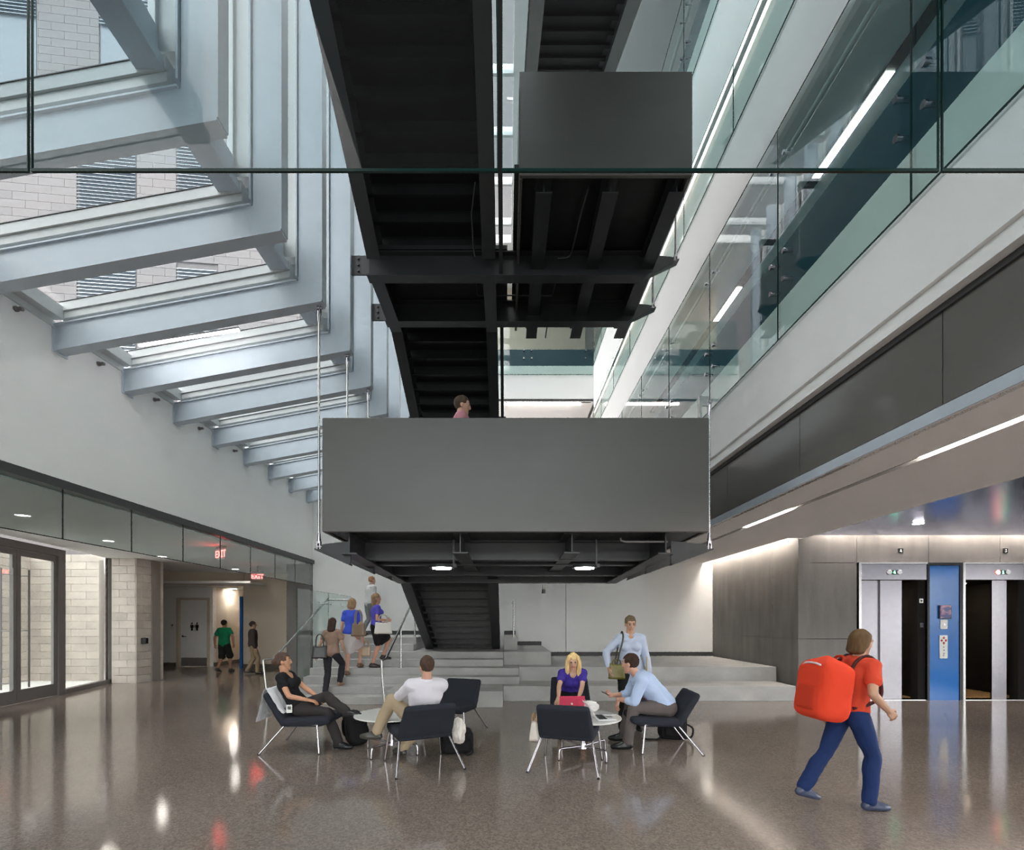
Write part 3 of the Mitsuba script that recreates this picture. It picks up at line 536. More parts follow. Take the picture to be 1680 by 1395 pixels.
# ================================================================== SKYLIGHT
ZW, ZK = 4.935, 5.54      # underside of the roof beams at the wall and at the knee
XK, XC = -2.26, -2.55     # knee: outer and inner face
sl = (ZK-ZW)/(XK-XL)
def zb(x): return ZW+sl*(x-XL)
for n in range(-2, 15):
    y = FY(n)
    if y > YE: break
    vis = n >= 1
    t = thing('skylight_frame', ('bent grey steel skylight frame, roof beam and column, ' + ('nearest', 'second', 'third', 'fourth', 'fifth', 'sixth', 'seventh', 'eighth', 'ninth', 'tenth', 'eleventh', 'twelfth', 'thirteenth', 'fourteenth')[n-1]+' from the viewer')
              if vis else 'bent grey steel skylight frame outside the picture, '+('above and just before', 'above and behind', 'farthest behind')[-n]+' the viewer', 'steel frame', None if vis else 'skylight frames beside and behind the viewer')
    h = 0.30
    poly = [(XL, zb(XL)), (XK, ZK), (XK, zb(XK)+h), (XL, zb(XL)+h)]
    part(t, 'roof_beam', prism([(XL, zb(XL)), (XK-0.01, zb(XK-0.01)), (XK-0.01, ZK+h), (XC, zb(XC)+h), (XL, zb(XL)+h)], y-0.0725, y+0.0725, 'y'), 'm_frame')
    part(t, 'top_plate', prism([(XL, zb(XL)+h), (XC-0.02, zb(XC-0.02)+h), (XC-0.02, zb(XC-0.02)+h+0.016), (XL, zb(XL)+h+0.016)], y-0.095, y+0.095, 'y'), 'm_frame')
    part(t, 'column', bx(XC, XK, y-0.0725, y+0.0725, ZK+0.02, 16.0), 'm_frame')
    part(t, 'column_plate', bx(XC-0.03, XC-0.012, y-0.095, y+0.095, ZK+h, 16.0), 'm_frame')
    part(t, 'end_plate', bx(XL, XL+0.02, y-0.10, y+0.10, ZW-0.02, ZW+h+0.05), 'm_frame')
XG = XL+0.10
def bay(n):
    a, b = FY(n), FY(n+1)
    k = struct('window', 'x', 'window')
    labels[k]['label'] = 'sloping and upright skylight glazing between two steel frames, bay %d counted from behind the viewer' % (n+3)
    z1 = lambda x: zb(x)+0.30+0.25
    xe = XC-0.33
    # sloping pane and upright pane
    part(k, 'roof_pane', mk([(XG, a+.05, z1(XG)), (XG, b-.05, z1(XG)), (xe, b-.05, z1(xe)), (xe, a+.05, z1(xe))], [[0, 1, 2], [0, 2, 3]]), 'm_glass_roof')
    part(k, 'upright_pane', mk([(XC-.20, a+.05, ZK+.72), (XC-.20, b-.05, ZK+.72), (XC-.20, b-.05, 16), (XC-.20, a+.05, 16)], [[0, 1, 2], [0, 2, 3]]), 'm_glass_roof')
    # mullion over the frame at the far side of the bay
    m0 = lambda x0, x1, h0, h1, y0, y1: prism([(x0, zb(x0)+h0), (x1, zb(x1)+h0), (x1, zb(x1)+h1), (x0, zb(x0)+h1)], y0, y1, 'y')
    part(k, 'mullion', cat(m0(XG, XC-.1, .318, .36, b-.055, b+.055), m0(XG, XC-.1, .36, .44, b-.085, b+.085), m0(XG, XC-.1, .444, .548, b-.105, b+.105)), 'm_mullion')
    part(k, 'gasket', cat(m0(XG, xe, .548, .556, b-.112, b-.100), m0(XG, xe, .548, .556, a+.100, a+.112)), 'm_gasket')
    part(k, 'upright_mullion', cat(bx(XC-.19, XC-.032, b-.06, b+.06, ZK+.55, 16), bx(XC-.25, XC-.19, b-.09, b+.09, ZK+.55, 16)), 'm_mullion')
    part(k, 'ridge_rail', cat(bx(XC-.33, XC-.11, a+.09, b-.09, ZK+.36, ZK+.42), bx(XC-.33, XC-.29, a+.09, b-.09, ZK+.42, ZK+.50), bx(XC-.30, XC-.12, a+.09, b-.09, ZK+.42, ZK+.46)), 'm_frame')
    part(k, 'ridge_cap', bx(XC-.33, XC-.18, a+.09, b-.09, ZK+.50, ZK+.72), 'm_frame')
    part(k, 'wall_curb', cat(bx(XL-.05, XL+.14, a+.09, b-.09, zb(XL)+.36, zb(XL)+.52), bx(XL-.12, XL+.02, a+.09, b-.09, zb(XL)+.28, zb(XL)+.37)), 'm_mullion')
_used['window'] = 2
_w = 3
for n in range(-3, 14):
    if FY(n+1) > YE+0.3: break
    bay(n)
# thin glowing bar under the skylight glass, behind the third frame
lamp('strip_light', 'thin glowing bar under the skylight glass behind the third frame', bar((-4.99, 6.55, 5.356), (-3.63, 6.55, 5.57), 0.025, 0.035), E(0.7, (1, .95, .93)), housing=bar((-4.99, 6.55, 5.38), (-3.63, 6.55, 5.594), 0.035, 0.02))

# ================================================================== NEIGHBOURING BUILDING seen through the skylight
FA = math.radians(6.1); fo = np.array([-40.0, 21.6]); fu = np.array([math.cos(FA), math.sin(FA)])
t = thing('neighbouring_building', 'pale masonry building with louvred windows seen through the skylight glass', 'building')
def fx(m): return xf(m, (fo[0], fo[1], 0), FA)
def s_of(px, D=23.9): return ((px-CX)*D/FPX-fo[0])/math.cos(FA)
part(t, 'wall', fx(bx(-30, 42, 0.0, 1.0, 0, 60)), 'm_mason_joint')
holes = []
for (pxs, z0, z1, lou) in (((135, 225), 20.6, 25.6, 0.75), ((285, 350), 20.6, 25.6, 0.75), ((135, 225), 13.5, 19.4, 0.9), ((285, 350), 13.5, 19.4, 0.9), ((-70, 77), 27.4, 33.5, 0.42), ((168, 300), 27.6, 33.2, 0.4), ((440, 560), 27.6, 33.2, 0.4), ((420, 470), 20.6, 25.6, 0.7)):
    a, b = s_of(pxs[0]), s_of(pxs[1]); holes.append((a, b, z0, z1))
    w = part(t, 'window', fx(cat(bx(a, b, 0.02, 0.3, z0, z0+0.07), bx(a, b, 0.02, 0.3, z1-0.07, z1), bx(a, a+0.06, 0.02, 0.3, z0, z1), bx(b-0.06, b, 0.02, 0.3, z0, z1))), 'm_mullion')
    part(w, 'pane', fx(bx(a+0.06, b-0.06, -0.02, 0.0, z0+0.07, z1-0.07)), 'm_pane_far')
    ls = [fx(hullp([(a+.06, -.14, z+.02), (b-.06, -.14, z+.02), (a+.06, -.03, z+.11), (b-.06, -.03, z+.11), (a+.06, -.14, z), (b-.06, -.14, z), (a+.06, -.03, z+.09), (b-.06, -.03, z+.09)])) for z in np.arange(z1-(z1-z0)*lou, z1-0.15, 0.17)]
    part(w, 'louvre', cat(ls), 'm_frame', kind='stuff')
bo = fo+fu*(s_of(-110))
block_wall(t, (bo[0]+0.02, bo[1]-0.02), fu, s_of(480)-s_of(-110), 14.0, 34.4, 1.15, 0.40, ('m_mason_a', 'm_mason_b'), joint=0.014, depth=0.06, holes=[(h[0]-s_of(-110), h[1]-s_of(-110), h[2], h[3]) for h in holes], seed=8, name='masonry_block')

# ================================================================== CONCRETE STEPS
t = thing('concrete_steps', 'wide grey concrete stair and landing leading up to the back wall', 'steps')
RS, RN = 0.1524, 0.335
Dn = lambda i: 9.25+RN*(i-1)
XS0, XM = -4.18, -2.23
ends = {1: XM, 2: XM, 3: 0.27, 4: 0.27, 5: -0.06, 6: -0.06, 7: -2.16, 8: -2.16}
for i in range(1, 9):
    back = YB if i > 2 else Dn(3)+0.02
    x1 = ends[i]
    part(t, 'step', cbx(XS0, x1, Dn(i), YB-0.002 if i > 2 else Dn(4), RS*(i-1) if i > 1 else 0, RS*i, 0.006), 'm_step')
t = thing('seating_steps', 'broad grey concrete seating steps in front of the white back wall', 'steps')
part(t, 'block', cbx(XM, -0.06, 8.93, 10.0, 0, 0.3048, 0.008), 'm_step')
part(t, 'block', cbx(-0.055, 5.81, 9.65, 10.55, 0, 0.3048, 0.008), 'm_step')
part(t, 'block', cbx(0.28, 5.90, 10.5, YB-0.002, 0, 0.6096, 0.008), 'm_step')
part(t, 'block', cbx(-0.055, 1.03, 11.0, YB-0.002, 0.6, 0.9144, 0.008), 'm_step')
part(t, 'block', cbx(-0.05, 0.28, 11.7, YB-0.002, 0.9, 1.219, 0.008), 'm_step')

def handrail(label, pts, posts, r=0.021):
    t = thing('handrail', label, 'handrail')
    part(t, 'rail', tube(smoothpath(pts, 4) if len(pts) > 3 else pts, r, 12), 'm_steel', 40)
    for a, b in posts:
        p = part(t, 'post', tube([a, b], r*0.9, 12), 'm_steel', 40)
        part(p, 'base_plate', disc((a[0], a[1], a[2]+0.004), 0.045, 0.008), 'm_steel', 35)
    return t
handrail('steel handrail in the middle of the stair, starting beside the left coffee table',
         [(-2.215, 8.82, 0.02), (-2.27, 8.84, 0.55), (-2.285, 8.85, 0.84), (-2.285, 8.87, 0.875), (-2.27, 8.93, 0.885), (-2.25, 9.02, 0.905), (-2.25, 9.2, 0.985), (-2.25, 10.2, 1.44), (-2.25, 11.1, 1.85), (-2.25, 11.3, 1.93)],
         [((-2.25, 10.32, 0.61), (-2.25, 10.32, 1.48)), ((-2.25, 11.9, 1.219), (-2.25, 11.9, 2.05))])
handrail('steel handrail at the left edge of the stair, behind the seated woman',
         [(-4.42, 8.95, 0.02), (-4.47, 8.93, 0.55), (-4.5, 8.93, 0.84), (-4.5, 8.95, 0.875), (-4.49, 9.02, 0.885), (-4.47, 9.25, 0.90), (-4.46, 9.4, 0.955), (-4.46, 11.9, 2.09), (-4.46, 12.0, 2.13), (-4.40, 12.06, 2.145), (-3.9, 12.3, 2.145)],
         [])
handrail('short steel handrail right of the dark steel stair, against the white wall', [(0.19, 11.95, 2.12), (0.19, 12.5, 2.12), (0.19, 13.4, 2.12), (0.19, 13.8, 2.12)], [((0.19, 11.95, 1.219), (0.19, 11.95, 2.12))])
t = thing('stair_glass', 'clear glass guard along the left side of the concrete stair', 'glass guard')
for a, b in ((9.80, 11.52), (11.535, 13.27)):
    g = part(t, 'glass_panel', mk([(-4.25, a, 0.0), (-4.25, b, 0.0), (-4.25, b, 2.28), (-4.25, a, 2.28)], [[0, 1, 2], [0, 2, 3]]), 'm_glass_green')
    part(g, 'edge', cat(bx(-4.256, -4.244, a-0.004, a, 0, 2.284), bx(-4.256, -4.244, a, b, 2.28, 2.284)), 'm_glass_edge')
for y in (11.4, 11.65, 12.9): part(t, 'rail_bracket', cat(disc((-4.235, y, 2.02), 0.022, 0.02, (1, 0, 0), 12), tube([(-4.25, y, 2.02), (-4.40, y, 2.02), (-4.44, y, 2.07)], 0.008, 8)), 'm_chrome', 40)

# ================================================================== STEEL STAIRCASE hung in the atrium
ST = thing('steel_staircase', 'dark grey steel staircase with panelled landings hung in the atrium', 'staircase')
SD = 'm_steel_dark'
def flight(label, x0, x1, y0, z0, y1, z1, n, guard=None, pan=False):
    """n risers from (y0, z0) up to (y1, z1); stringers at x0 and x1"""
    f = K(ST+'__flight'); labels[f] = {'label': label}
    d = np.array([0, y1-y0, z1-z0]); L = np.linalg.norm(d); d /= L
    up = np.cross([1, 0, 0], d); up = up if up[2] > 0 else -up
    for x, s in ((x0, -1), (x1, 1)):
        a = np.array([x, y0, z0])-up*0.17; b = np.array([x, y1, z1])-up*0.17
        key = K(f+'__stringer'); put(key, ibeam(a, b, 0.19, 0.36, 0.02, up), SD)
    rise, run = (z1-z0)/n, (y1-y0)/n
    sg = 1 if run > 0 else -1
    for i in range(n):
        ya, yb = y0+run*i, y0+run*(i+1); zt = z0+rise*(i+1)
        # folded plate: riser, tread and stiffening lip below
        m = cat(bx(x0+0.02, x1-0.02, ya, yb, zt-0.012, zt), bx(x0+0.02, x1-0.02, ya, ya+sg*0.012, zt-rise-0.05, zt-0.01), bx(x0+0.02, x1-0.02, ya, ya+sg*0.05, zt-rise-0.05, zt-rise-0.035))
        if pan: m = cat(m, bx(x0+0.02, x1-0.02, yb-sg*0.10, yb-sg*0.088, zt-0.085, zt-0.01))
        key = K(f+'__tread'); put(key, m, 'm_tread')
    if guard:
        gx = x0-0.06 if guard < 0 else x1+0.06
        q = [(gx, y0, z0+0.05), (gx, y1, z1+0.05), (gx, y1, z1+1.05), (gx, y0, z0+1.05)]
        key = K(f+'__guard_glass'); put(key, mk(q, [[0, 1, 2], [0, 2, 3]]), 'm_glass_clear')
        m = int(L/0.95)
        for i in range(m):
            c = np.array([gx, y0, z0])+d*(0.35+0.95*i); 
            key = K(f+'__guard_clamp'); put(key, cat(bx(gx-0.035, gx+0.035, c[1]-0.07, c[1]+0.07, c[2]-0.16, c[2]+0.14), bx(gx-0.01, gx+0.06*(1 if guard < 0 else -1), c[1]-0.03, c[1]+0.03, c[2]-0.14, c[2]-0.06)), 'm_frame')
    return f
XA, XBb = -1.895, -0.245
flight('lowest flight rising from the concrete steps', XA, XBb, 12.75, 0.9144, 9.02, 2.75, 12, guard=-1)
flight('second flight hidden behind the big landing', 0.30, 2.05, 8.95, 2.75, 14.0, 6.05, 21)
flight('third flight seen from below behind the big landing', XA, XBb, 10.4, 6.03, 8.25, 7.08, 7, guard=-1)
flight('flight climbing out of the top of the picture', XA, XBb, 7.06, 7.10, 3.05, 9.30, 15, guard=-1)
flight('upper flight rising away above the small landing', 0.42, 1.70, 4.6, 9.30, 11.2, 12.7, 21, guard=1)
for (y0, z0, y1, z1) in ((7.06, 7.10, 3.05, 9.30), (10.4, 6.03, 8.25, 7.08)):
    part(ST, 'skirt_plate', hullp([(x, y, z+dz) for x in (-0.10, -0.045) for (y, z) in ((y0, z0), (y1, z1)) for dz in (-0.42, 0.28)]), SD)
b = part(ST, 'bridge', cat(bx(-2.1, 0.0, 10.4, YB+0.26, 5.80, 6.03)), SD)
def landing(name, label, x0, x1, yf, zf, zg, yb, face, longx, zl0, zl1, crosses, xin):
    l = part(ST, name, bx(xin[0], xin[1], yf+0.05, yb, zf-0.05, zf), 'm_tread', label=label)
    g = part(l, 'guard_panel', cbx(face[0], face[1], yf-0.05, yf, face[2], face[3], 0.008), 'm_panel', label='broad brushed steel guard panel')
    for x in (face[0], face[1]):
        s = 1 if x == face[0] else -1
        part(l, 'guard_side', cbx(min(x, x+s*0.04), max(x, x+s*0.04), yf, yb-0.1, face[2], face[3], 0.006), 'm_panel')
    for x in longx: part(l, 'beam', ibeam((x, yf+0.1, (zl0+zl1)/2), (x, yb, (zl0+zl1)/2), 0.19, zl1-zl0, 0.018), SD)
    for (y, zc0, zc1, xa, xb) in crosses: part(l, 'beam', ibeam((xa, y, (zc0+zc1)/2), (xb, y, (zc0+zc1)/2), 0.17, zc1-zc0, 0.02), SD)
    return l
FA3, FA4, FA5 = FY(3), FY(4), FY(5)
l1 = landing('landing', 'big landing over the seating area', 0, 0, 5.80, 2.74, 4.03, 9.05, (-2.195, 2.43, 2.67, 4.036), (-0.56, 0.81), 2.435, 2.69,
             ((6.55, 2.43, 2.69, -1.95, 2.05), (FA4, 2.42, 2.69, -1.95, 2.05), (FA5, 2.37, 2.68, -1.95, 2.05), (8.97, 2.315, 2.62, -1.95, 2.05)), (-2.17, 2.40))
for x in (-1.92, 1.96):
    part(l1, 'beam', ibeam((x, 5.9, 2.57), (x, 9.03, 2.455), 0.19, 0.29, 0.02), SD)
    pass
l2 = landing('landing', 'small upper landing on the right', 0, 0, 5.70, 7.06, 8.05, 8.78, (0.157, 2.19, 6.84, 8.06), (0.46, 1.26, 2.06), 6.76, 6.96,
             ((FA4, 6.62, 6.98, -2.02, 2.02), (FA5, 6.62, 6.98, -2.02, 2.02)), (0.10, 2.17))
part(l2, 'deck', bx(-2.0, 0.02, FA4-0.08, 8.35, 7.0, 7.06), SD)
for x in (XA, XBb): part(l2, 'beam', ibeam((x, FA4, 6.80), (x, 8.35, 6.80), 0.19, 0.36, 0.02), SD)
part(ST, 'landing', cat(bx(-2.1, 2.1, 1.6, 3.06, 9.2, 9.3), bx(0.2, 2.1, 3.06, 4.6, 9.2, 9.3)), SD, label='top landing above the picture')
# brackets and hanger rods
def bracket(l, y, xi, xo, zt, zbm, drop=0.16):
    s = 1 if xo > xi else -1
    web = prism([(xi, zt), (xo-s*0.12, zt-0.035), (xo, zt-0.06), (xo, zt-0.10), (xi, zbm)], y-0.012, y+0.012, 'y')
    fl = hullp([(xi, y-0.06, zbm+.004), (xi, y+0.06, zbm+.004), (xo, y-0.06, zt-0.096), (xo, y+0.06, zt-0.096), (xi, y-0.06, zbm-0.015), (xi, y+0.06, zbm-0.015), (xo, y-0.06, zt-0.115), (xo, y+0.06, zt-0.115)])
    return part(l, 'bracket', cat(web, fl), SD)
def rod(label, x, y, z0, z1, group=None):
    t = thing('hanger_rod', label, 'hanger rod', group)
    part(t, 'rod', tube([(x, y, z0+0.12), (x, y, z1-0.12)], 0.014, 10), 'm_steel', 40)
    for z, s in ((z0, 1), (z1, -1)):
        part(t, 'clevis', cat(tube([(x, y, z+s*0.07), (x, y, z+s*0.20)], [0.026, 0.016], 10), bx(x-0.022, x-0.012, y-0.022, y+0.022, min(z, z+s*0.1), max(z, z+s*0.1)), bx(x+0.012, x+0.022, y-0.022, y+0.022, min(z, z+s*0.1), max(z, z+s*0.1)), disc((x, y, z+s*0.03), 0.014, 0.07, (1, 0, 0), 10)), 'm_chrome', 40)
nm = ('nearest', 'second', 'third')
for i, y in enumerate((FA3, FA4, FA5)):
    bracket(l1, y, -1.93, -2.36, 2.60, 2.31); bracket(l1, y, 2.05, 2.56, 2.60, 2.31)
    rod(f'thin steel hanger rod left of the big landing, {nm[i]} from the viewer', -2.325, y, 2.50, ZK-0.01)
rod('thin steel hanger rod at the right end of the big landing', 2.53, FA3, 2.50, 4.36)
part(l1, 'hanger_arm', bx(2.40, 2.53, FA3-0.01, FA3+0.01, 4.28, 4.40), 'm_steel')
part(l1, 'hanger_arm', bx(2.40, 2.43, FA3-0.03, FA3+0.03, 3.9, 4.40), 'm_steel')
for i, y in enumerate((FA4, FA5)):
    bracket(l2, y, 2.02, 2.52, 6.98, 6.64)
    rod(f'thin steel hanger rod at the right end of the small upper landing, {("nearer", "farther")[i]} one', 2.49, y, 6.87, 8.02)
    part(l2, 'hanger_arm', bx(2.19, 2.50, y-0.012, y+0.012, 7.96, 8.05), 'm_steel')
    # bolted connection to the skylight columns
    cp = part(l2, 'connection_plate', bx(-2.26, -2.0, y-0.012, y+0.012, 6.68, 6.96), 'm_trim')
    for z in (6.73, 6.82, 6.91): part(cp, 'bolt', disc((-2.16, y-0.02, z), 0.018, 0.03, (0, 1, 0), 8), 'm_trim')
# lamps and conduits under the landings
for i, x in enumerate((-0.83, 1.02)):
    t = thing('downlight', ('left', 'right')[i]+' round downlight hanging under the big landing', 'light')
    part(t, 'housing', tube([(x, 6.25, 2.295), (x, 6.25, 2.335)], [0.165, 0.15], 24), 'm_trim', 35)
    part(t, 'lens', disc((x, 6.25, 2.287), 0.125, 0.012), 'm_whiteplas', 30, emit=em(1.0, 1.1, 0.95))
    part(t, 'bracket', cat(bx(x+0.13, x+0.19, 6.2, 6.3, 2.30, 2.345), bx(x+0.14, x+0.165, 6.24, 6.265, 2.345, 2.66)), 'm_trim')
part(l1, 'conduit', tube([(1.42, 5.96, 2.63), (1.42, 5.95, 2.60), (1.48, 5.95, 2.585), (2.0, 5.95, 2.585)], 0.013, 8), 'm_alu', 40)
part(l2, 'conduit', tube(smoothpath([(1.02, 5.95, 6.96), (0.98, 6.3, 6.93), (0.95, 6.9, 6.93), (0.9, 7.0, 6.90), (0.75, 7.0, 6.88)], 5), 0.012, 8), 'm_trim', 40)
part(l2, 'conduit', tube([(-0.40, 6.3, 7.35), (-0.47, 6.6, 7.2), (-0.47, 6.95, 7.0), (-0.45, 7.0, 6.9)], 0.011, 8), 'm_trim', 40)
part(l2, 'conduit', tube([(-0.46, 7.25, 6.9), (-0.46, 7.75, 6.85), (0.75, 7.75, 6.85), (0.78, 7.4, 6.9)], 0.011, 8), 'm_trim', 40)
part(l2, 'conduit', tube([(0.75, 8.2, 6.9), (0.73, 8.9, 6.85)], 0.014, 8), 'm_trim', 40)
t = thing('pendant_fitting', 'small clear glass fitting under the back edge of the big landing', 'light fitting')
part(t, 'body', cat(tube([(0.70, 8.9, 2.29), (0.70, 8.9, 2.2)], 0.02, 10), tube([(0.70, 8.9, 2.2), (0.70, 8.9, 2.12)], [0.03, 0.045], 12)), 'm_steel', 35)
# ================================================================== FURNITURE
def sph(r, n=20): return m3.Manifold.sphere(r, n)
def mhull(items, n=20): return m3.Manifold.batch_hull([sph(r, n).translate([float(x) for x in c]) for c, r in items])
def munion(l): return m3.Manifold.batch_boolean(list(l), m3.OpType.Add)
def mtri(M): 
    g = M.to_mesh(); return mk(np.array(g.vert_properties[:, :3]), np.array(g.tri_verts))
def mman(t): return m3.Manifold(m3.Mesh(vert_properties=np.asarray(t.vertices, np.float32), tri_verts=np.asarray(t.faces, np.uint32)))
def soft(M, edge=0.03, it=8):
    t = mtri(M.refine_to_length(edge)); t.merge_vertices(); trimesh.smoothing.filter_taubin(t, 0.5, 0.53, iterations=it); return t
NAVY = (0.016, 0.019, 0.027)
r_ = 0.045
seat_m = soft(munion([mhull([((s*0.258, 0.29, 0.388), r_) for s in (-1, 1)]+[((s*0.258, 0.19, 0.362), r_) for s in (-1, 1)]+[((s*0.262, -0.24, 0.362), r_) for s in (-1, 1)]+[((s*0.262, -0.22, 0.376), r_) for s in (-1, 1)])]), 0.035, 5)
back_m = soft(munion([mhull([((s*0.262, -0.235, 0.368), r_) for s in (-1, 1)]+[((s*0.26, -0.285, 0.43), r_) for s in (-1, 1)]), mhull([((s*0.26, -0.285, 0.43), r_) for s in (-1, 1)]+[((s*0.244, -0.455, 0.69), r_*0.85) for s in (-1, 1)])]), 0.035, 5)
def cplain(m, c): 
    v, f, n = meshkit.arrays(m, False); return dict(mesh=mk(v, f), color=np.tile(np.array(c, float), (len(v), 1)))
P_seat = mikit.ply(seat_m, 'm_fabric', True, color=np.tile(NAVY, (len(seat_m.vertices), 1)))
P_back = mikit.ply(back_m, 'm_fabric', True, color=np.tile(NAVY, (len(back_m.vertices), 1)))
def legp(a, b): return mikit.ply(tube([a, b], 0.0125, 12), 'm_chrome', 40)
P_legs = [legp((s*0.275, -0.225, 0.335), (s*0.37, -0.485, 0.012)) for s in (-1, 1)]+[legp((s*0.295, 0.18, 0.345), (s*0.335, 0.22, 0.012)) for s in (-1, 1)]
P_glides = [mikit.ply(disc((s*0.371, -0.489, 0.007), 0.014, 0.014, n=10), 'm_black') for s in (-1, 1)]+[mikit.ply(disc((s*0.336, 0.221, 0.007), 0.014, 0.014, n=10), 'm_black') for s in (-1, 1)]
P_bar = mikit.ply(tube(smoothpath([(-0.275, -0.225, 0.335), (-0.255, -0.22, 0.343), (-0.12, -0.225, 0.328), (0, -0.227, 0.324), (0.12, -0.225, 0.328), (0.255, -0.22, 0.343), (0.275, -0.225, 0.335)], 4), 0.0115, 10), 'm_chrome', 40)
P_side = [mikit.ply(tube([(s*0.27, -0.215, 0.338), (s*0.29, 0.18, 0.345)], 0.0115, 10), 'm_chrome', 40) for s in (-1, 1)]
def heading(hx, hy): return math.atan2(-hx, hy)
def chair(label, x, y, hx, hy):
    t = thing('lounge_chair', label, 'chair', 'navy lounge chairs around the coffee tables')
    T = tmat((x, y, 0), heading(hx, hy))
    placed(t, 'seat', P_seat, T); placed(t, 'backrest', P_back, T)
    for l, g in zip(P_legs, P_glides):
        k = placed(t, 'leg', l, T); placed(k, 'glide', g, T)
    placed(t, 'crossbar', P_bar, T)
    for s_ in P_side: placed(t, 'side_rail', s_, T)
    return t
chair('navy lounge chair with a white shirt over its back, under the woman in black', -2.47, 6.13, 1, 0.0)
chair('navy lounge chair seen from behind, under the man in the white shirt', -0.99, 5.475, -0.44, 0.9)
chair('empty navy lounge chair in front of the concrete block, facing the left table', -0.80, 6.92, -0.35, -0.94)
chair('empty navy lounge chair seen from behind in front of the right table', 0.725, 5.45, 0.294, 0.956)
chair('navy lounge chair under the blonde woman, behind the right table', 0.97, 7.10, -0.05, -1)
chair('navy lounge chair under the man in the light blue shirt', 1.88, 6.12, -0.99, 0.05)
def coffee_table(label, x, y, rz):
    t = thing('coffee_table', label, 'table', None)
    prof = [(0, .446), (.440, .446), (.452, .450), (.455, .457), (.452, .465), (.446, .468), (0, .468)]
    part(t, 'table_top', xf(trimesh.creation.revolve(np.array(prof), sections=64), (x, y, 0)), 'm_whiteplas', 30)
    part(t, 'column', tube([(x, y, 0.09), (x, y, 0.446)], 0.03, 20), 'm_chrome', 40)
    part(t, 'hub', tube([(x, y, 0.085), (x, y, 0.15)], [0.05, 0.035], 20), 'm_chrome', 40)
    for i in range(4):
        a = rz+i*math.pi/2; c, s = math.cos(a), math.sin(a)
        l = part(t, 'leg', tube(smoothpath([(x+c*r, y+s*r, z) for r, z in ((0.03, .115), (0.2, .122), (0.335, .13), (0.365, .12), (0.375, .08), (0.378, .012))], 4), 0.0125, 10), 'm_chrome', 40)
        part(l, 'glide', disc((x+c*0.378, y+s*0.378, 0.006), 0.016, 0.012, n=10), 'm_black')
    return t
coffee_table('round white coffee table with chrome legs beside the woman in black', -1.40, 5.92, math.radians(155))
coffee_table('round white coffee table carrying the two laptops', 0.92, 5.76, math.radians(35))
TZ = 0.468
# laptops
def apple(s):
    from shapely.geometry import Point
    from shapely import affinity
    a = Point(-0.24, 0.02).buffer(0.33).union(Point(0.24, 0.02).buffer(0.33)).union(affinity.scale(Point(0, -0.22).buffer(0.36), 1.0, 0.9))
    a = a.difference(Point(0.66, 0.05).buffer(0.23)).difference(Point(0, 0.48).buffer(0.14)).difference(Point(0, -0.66).buffer(0.13))
    leaf = affinity.rotate(affinity.scale(Point(0.1, 0.56).buffer(0.2), 0.5, 1.0), -35)
    return affinity.scale(a.union(leaf), s, s, origin=(0, 0))
def laptop(label, x, y, hx, hy, lidc, w=0.315, d=0.215, open_=18, emblem=None, z=TZ):
    """hx, hy: the way the person using it is (screen faces them)"""
    t = thing('laptop', label, 'laptop'); rz = heading(hx, hy)
    T_ = lambda m: xf(m, (x, y, z), rz)
    b = part(t, 'base', T_(cbx(-w/2, w/2, 0, d, 0.002, 0.018, 0.004)), 'm_leather', color=(0.55, 0.56, 0.58))
    part(b, 'keyboard', T_(bx(-w/2+0.02, w/2-0.02, 0.02, 0.115, 0.0175, 0.0195)), 'm_black')
    part(b, 'touchpad', T_(bx(-0.05, 0.05, 0.13, 0.20, 0.0175, 0.019)), 'm_alu')
    a = math.radians(open_); R = trimesh.transformations.rotation_matrix(a, [1, 0, 0])
    L_ = lambda m: T_(xf(m, (0, 0, 0.012), M=R))
    l = part(t, 'lid', L_(cbx(-w/2, w/2, -0.009, 0, 0, d, 0.003)), 'm_leather', color=lidc)
    part(l, 'screen', L_(bx(-w/2+0.012, w/2-0.012, 0.0002, 0.002, 0.014, d-0.012)), 'm_black')
    if emblem:
        g = cat([trimesh.creation.extrude_polygon(q, 0.0015, engine='earcut') for q in getattr(emblem, 'geoms', [emblem])]); v = g.vertices
        g.vertices = np.c_[-v[:, 0], -0.0092-v[:, 2], v[:, 1]+d*0.52]
        part(l, 'emblem', L_(g), 'm_whiteplas', label='glowing white apple with a bite taken out', emit=em(0.06, 0.055, 0.06))
    return t
laptop('open pink laptop with a white apple on its lid, used by the blonde woman', 0.81, 5.985, -0.08, 1, (0.56, 0.045, 0.10), emblem=apple(0.028))
laptop('open silver laptop at the right of the round table, seen from the side', 1.04, 5.62, 1, 0.05, (0.62, 0.63, 0.64), open_=32)
t = thing('notebook', 'thin grey magazine lying on the right edge of the round table', 'magazine')
part(t, 'pages', xf(cbx(-0.10, 0.10, -0.14, 0.14, 0, 0.008, 0.002), (1.19, 5.92, TZ+0.001), 0.5), 'm_whiteplas')
part(t, 'cover', xf(cbx(-0.102, 0.102, -0.142, 0.142, 0.0085, 0.011, 0.001), (1.19, 5.92, TZ+0.001), 0.5), 'm_leather', color=(0.25, 0.25, 0.25))
def lump(c, size, n=3, seed=0, amp=0.25, fl=0.0):
    m = trimesh.creation.icosphere(n); v = m.vertices.copy()
    nz = meshkit.fbm(v*1.8+seed*7.3, 3, seed)-0.5
    v = v*(1+amp*2*nz[:, None]); v = v*np.array(size); v[:, 2] = np.maximum(v[:, 2], -fl) if fl else v[:, 2]
    m.vertices = v+np.array(c); return m
solo('folded_garment', 'crumpled white garment lying on the round table behind the silver laptop', 'garment', lump((1.06, 6.08, TZ+0.055), (0.115, 0.10, 0.075), 4, 3, 0.45, 0.052), 'm_fabric', True, color=(0.72, 0.70, 0.69))
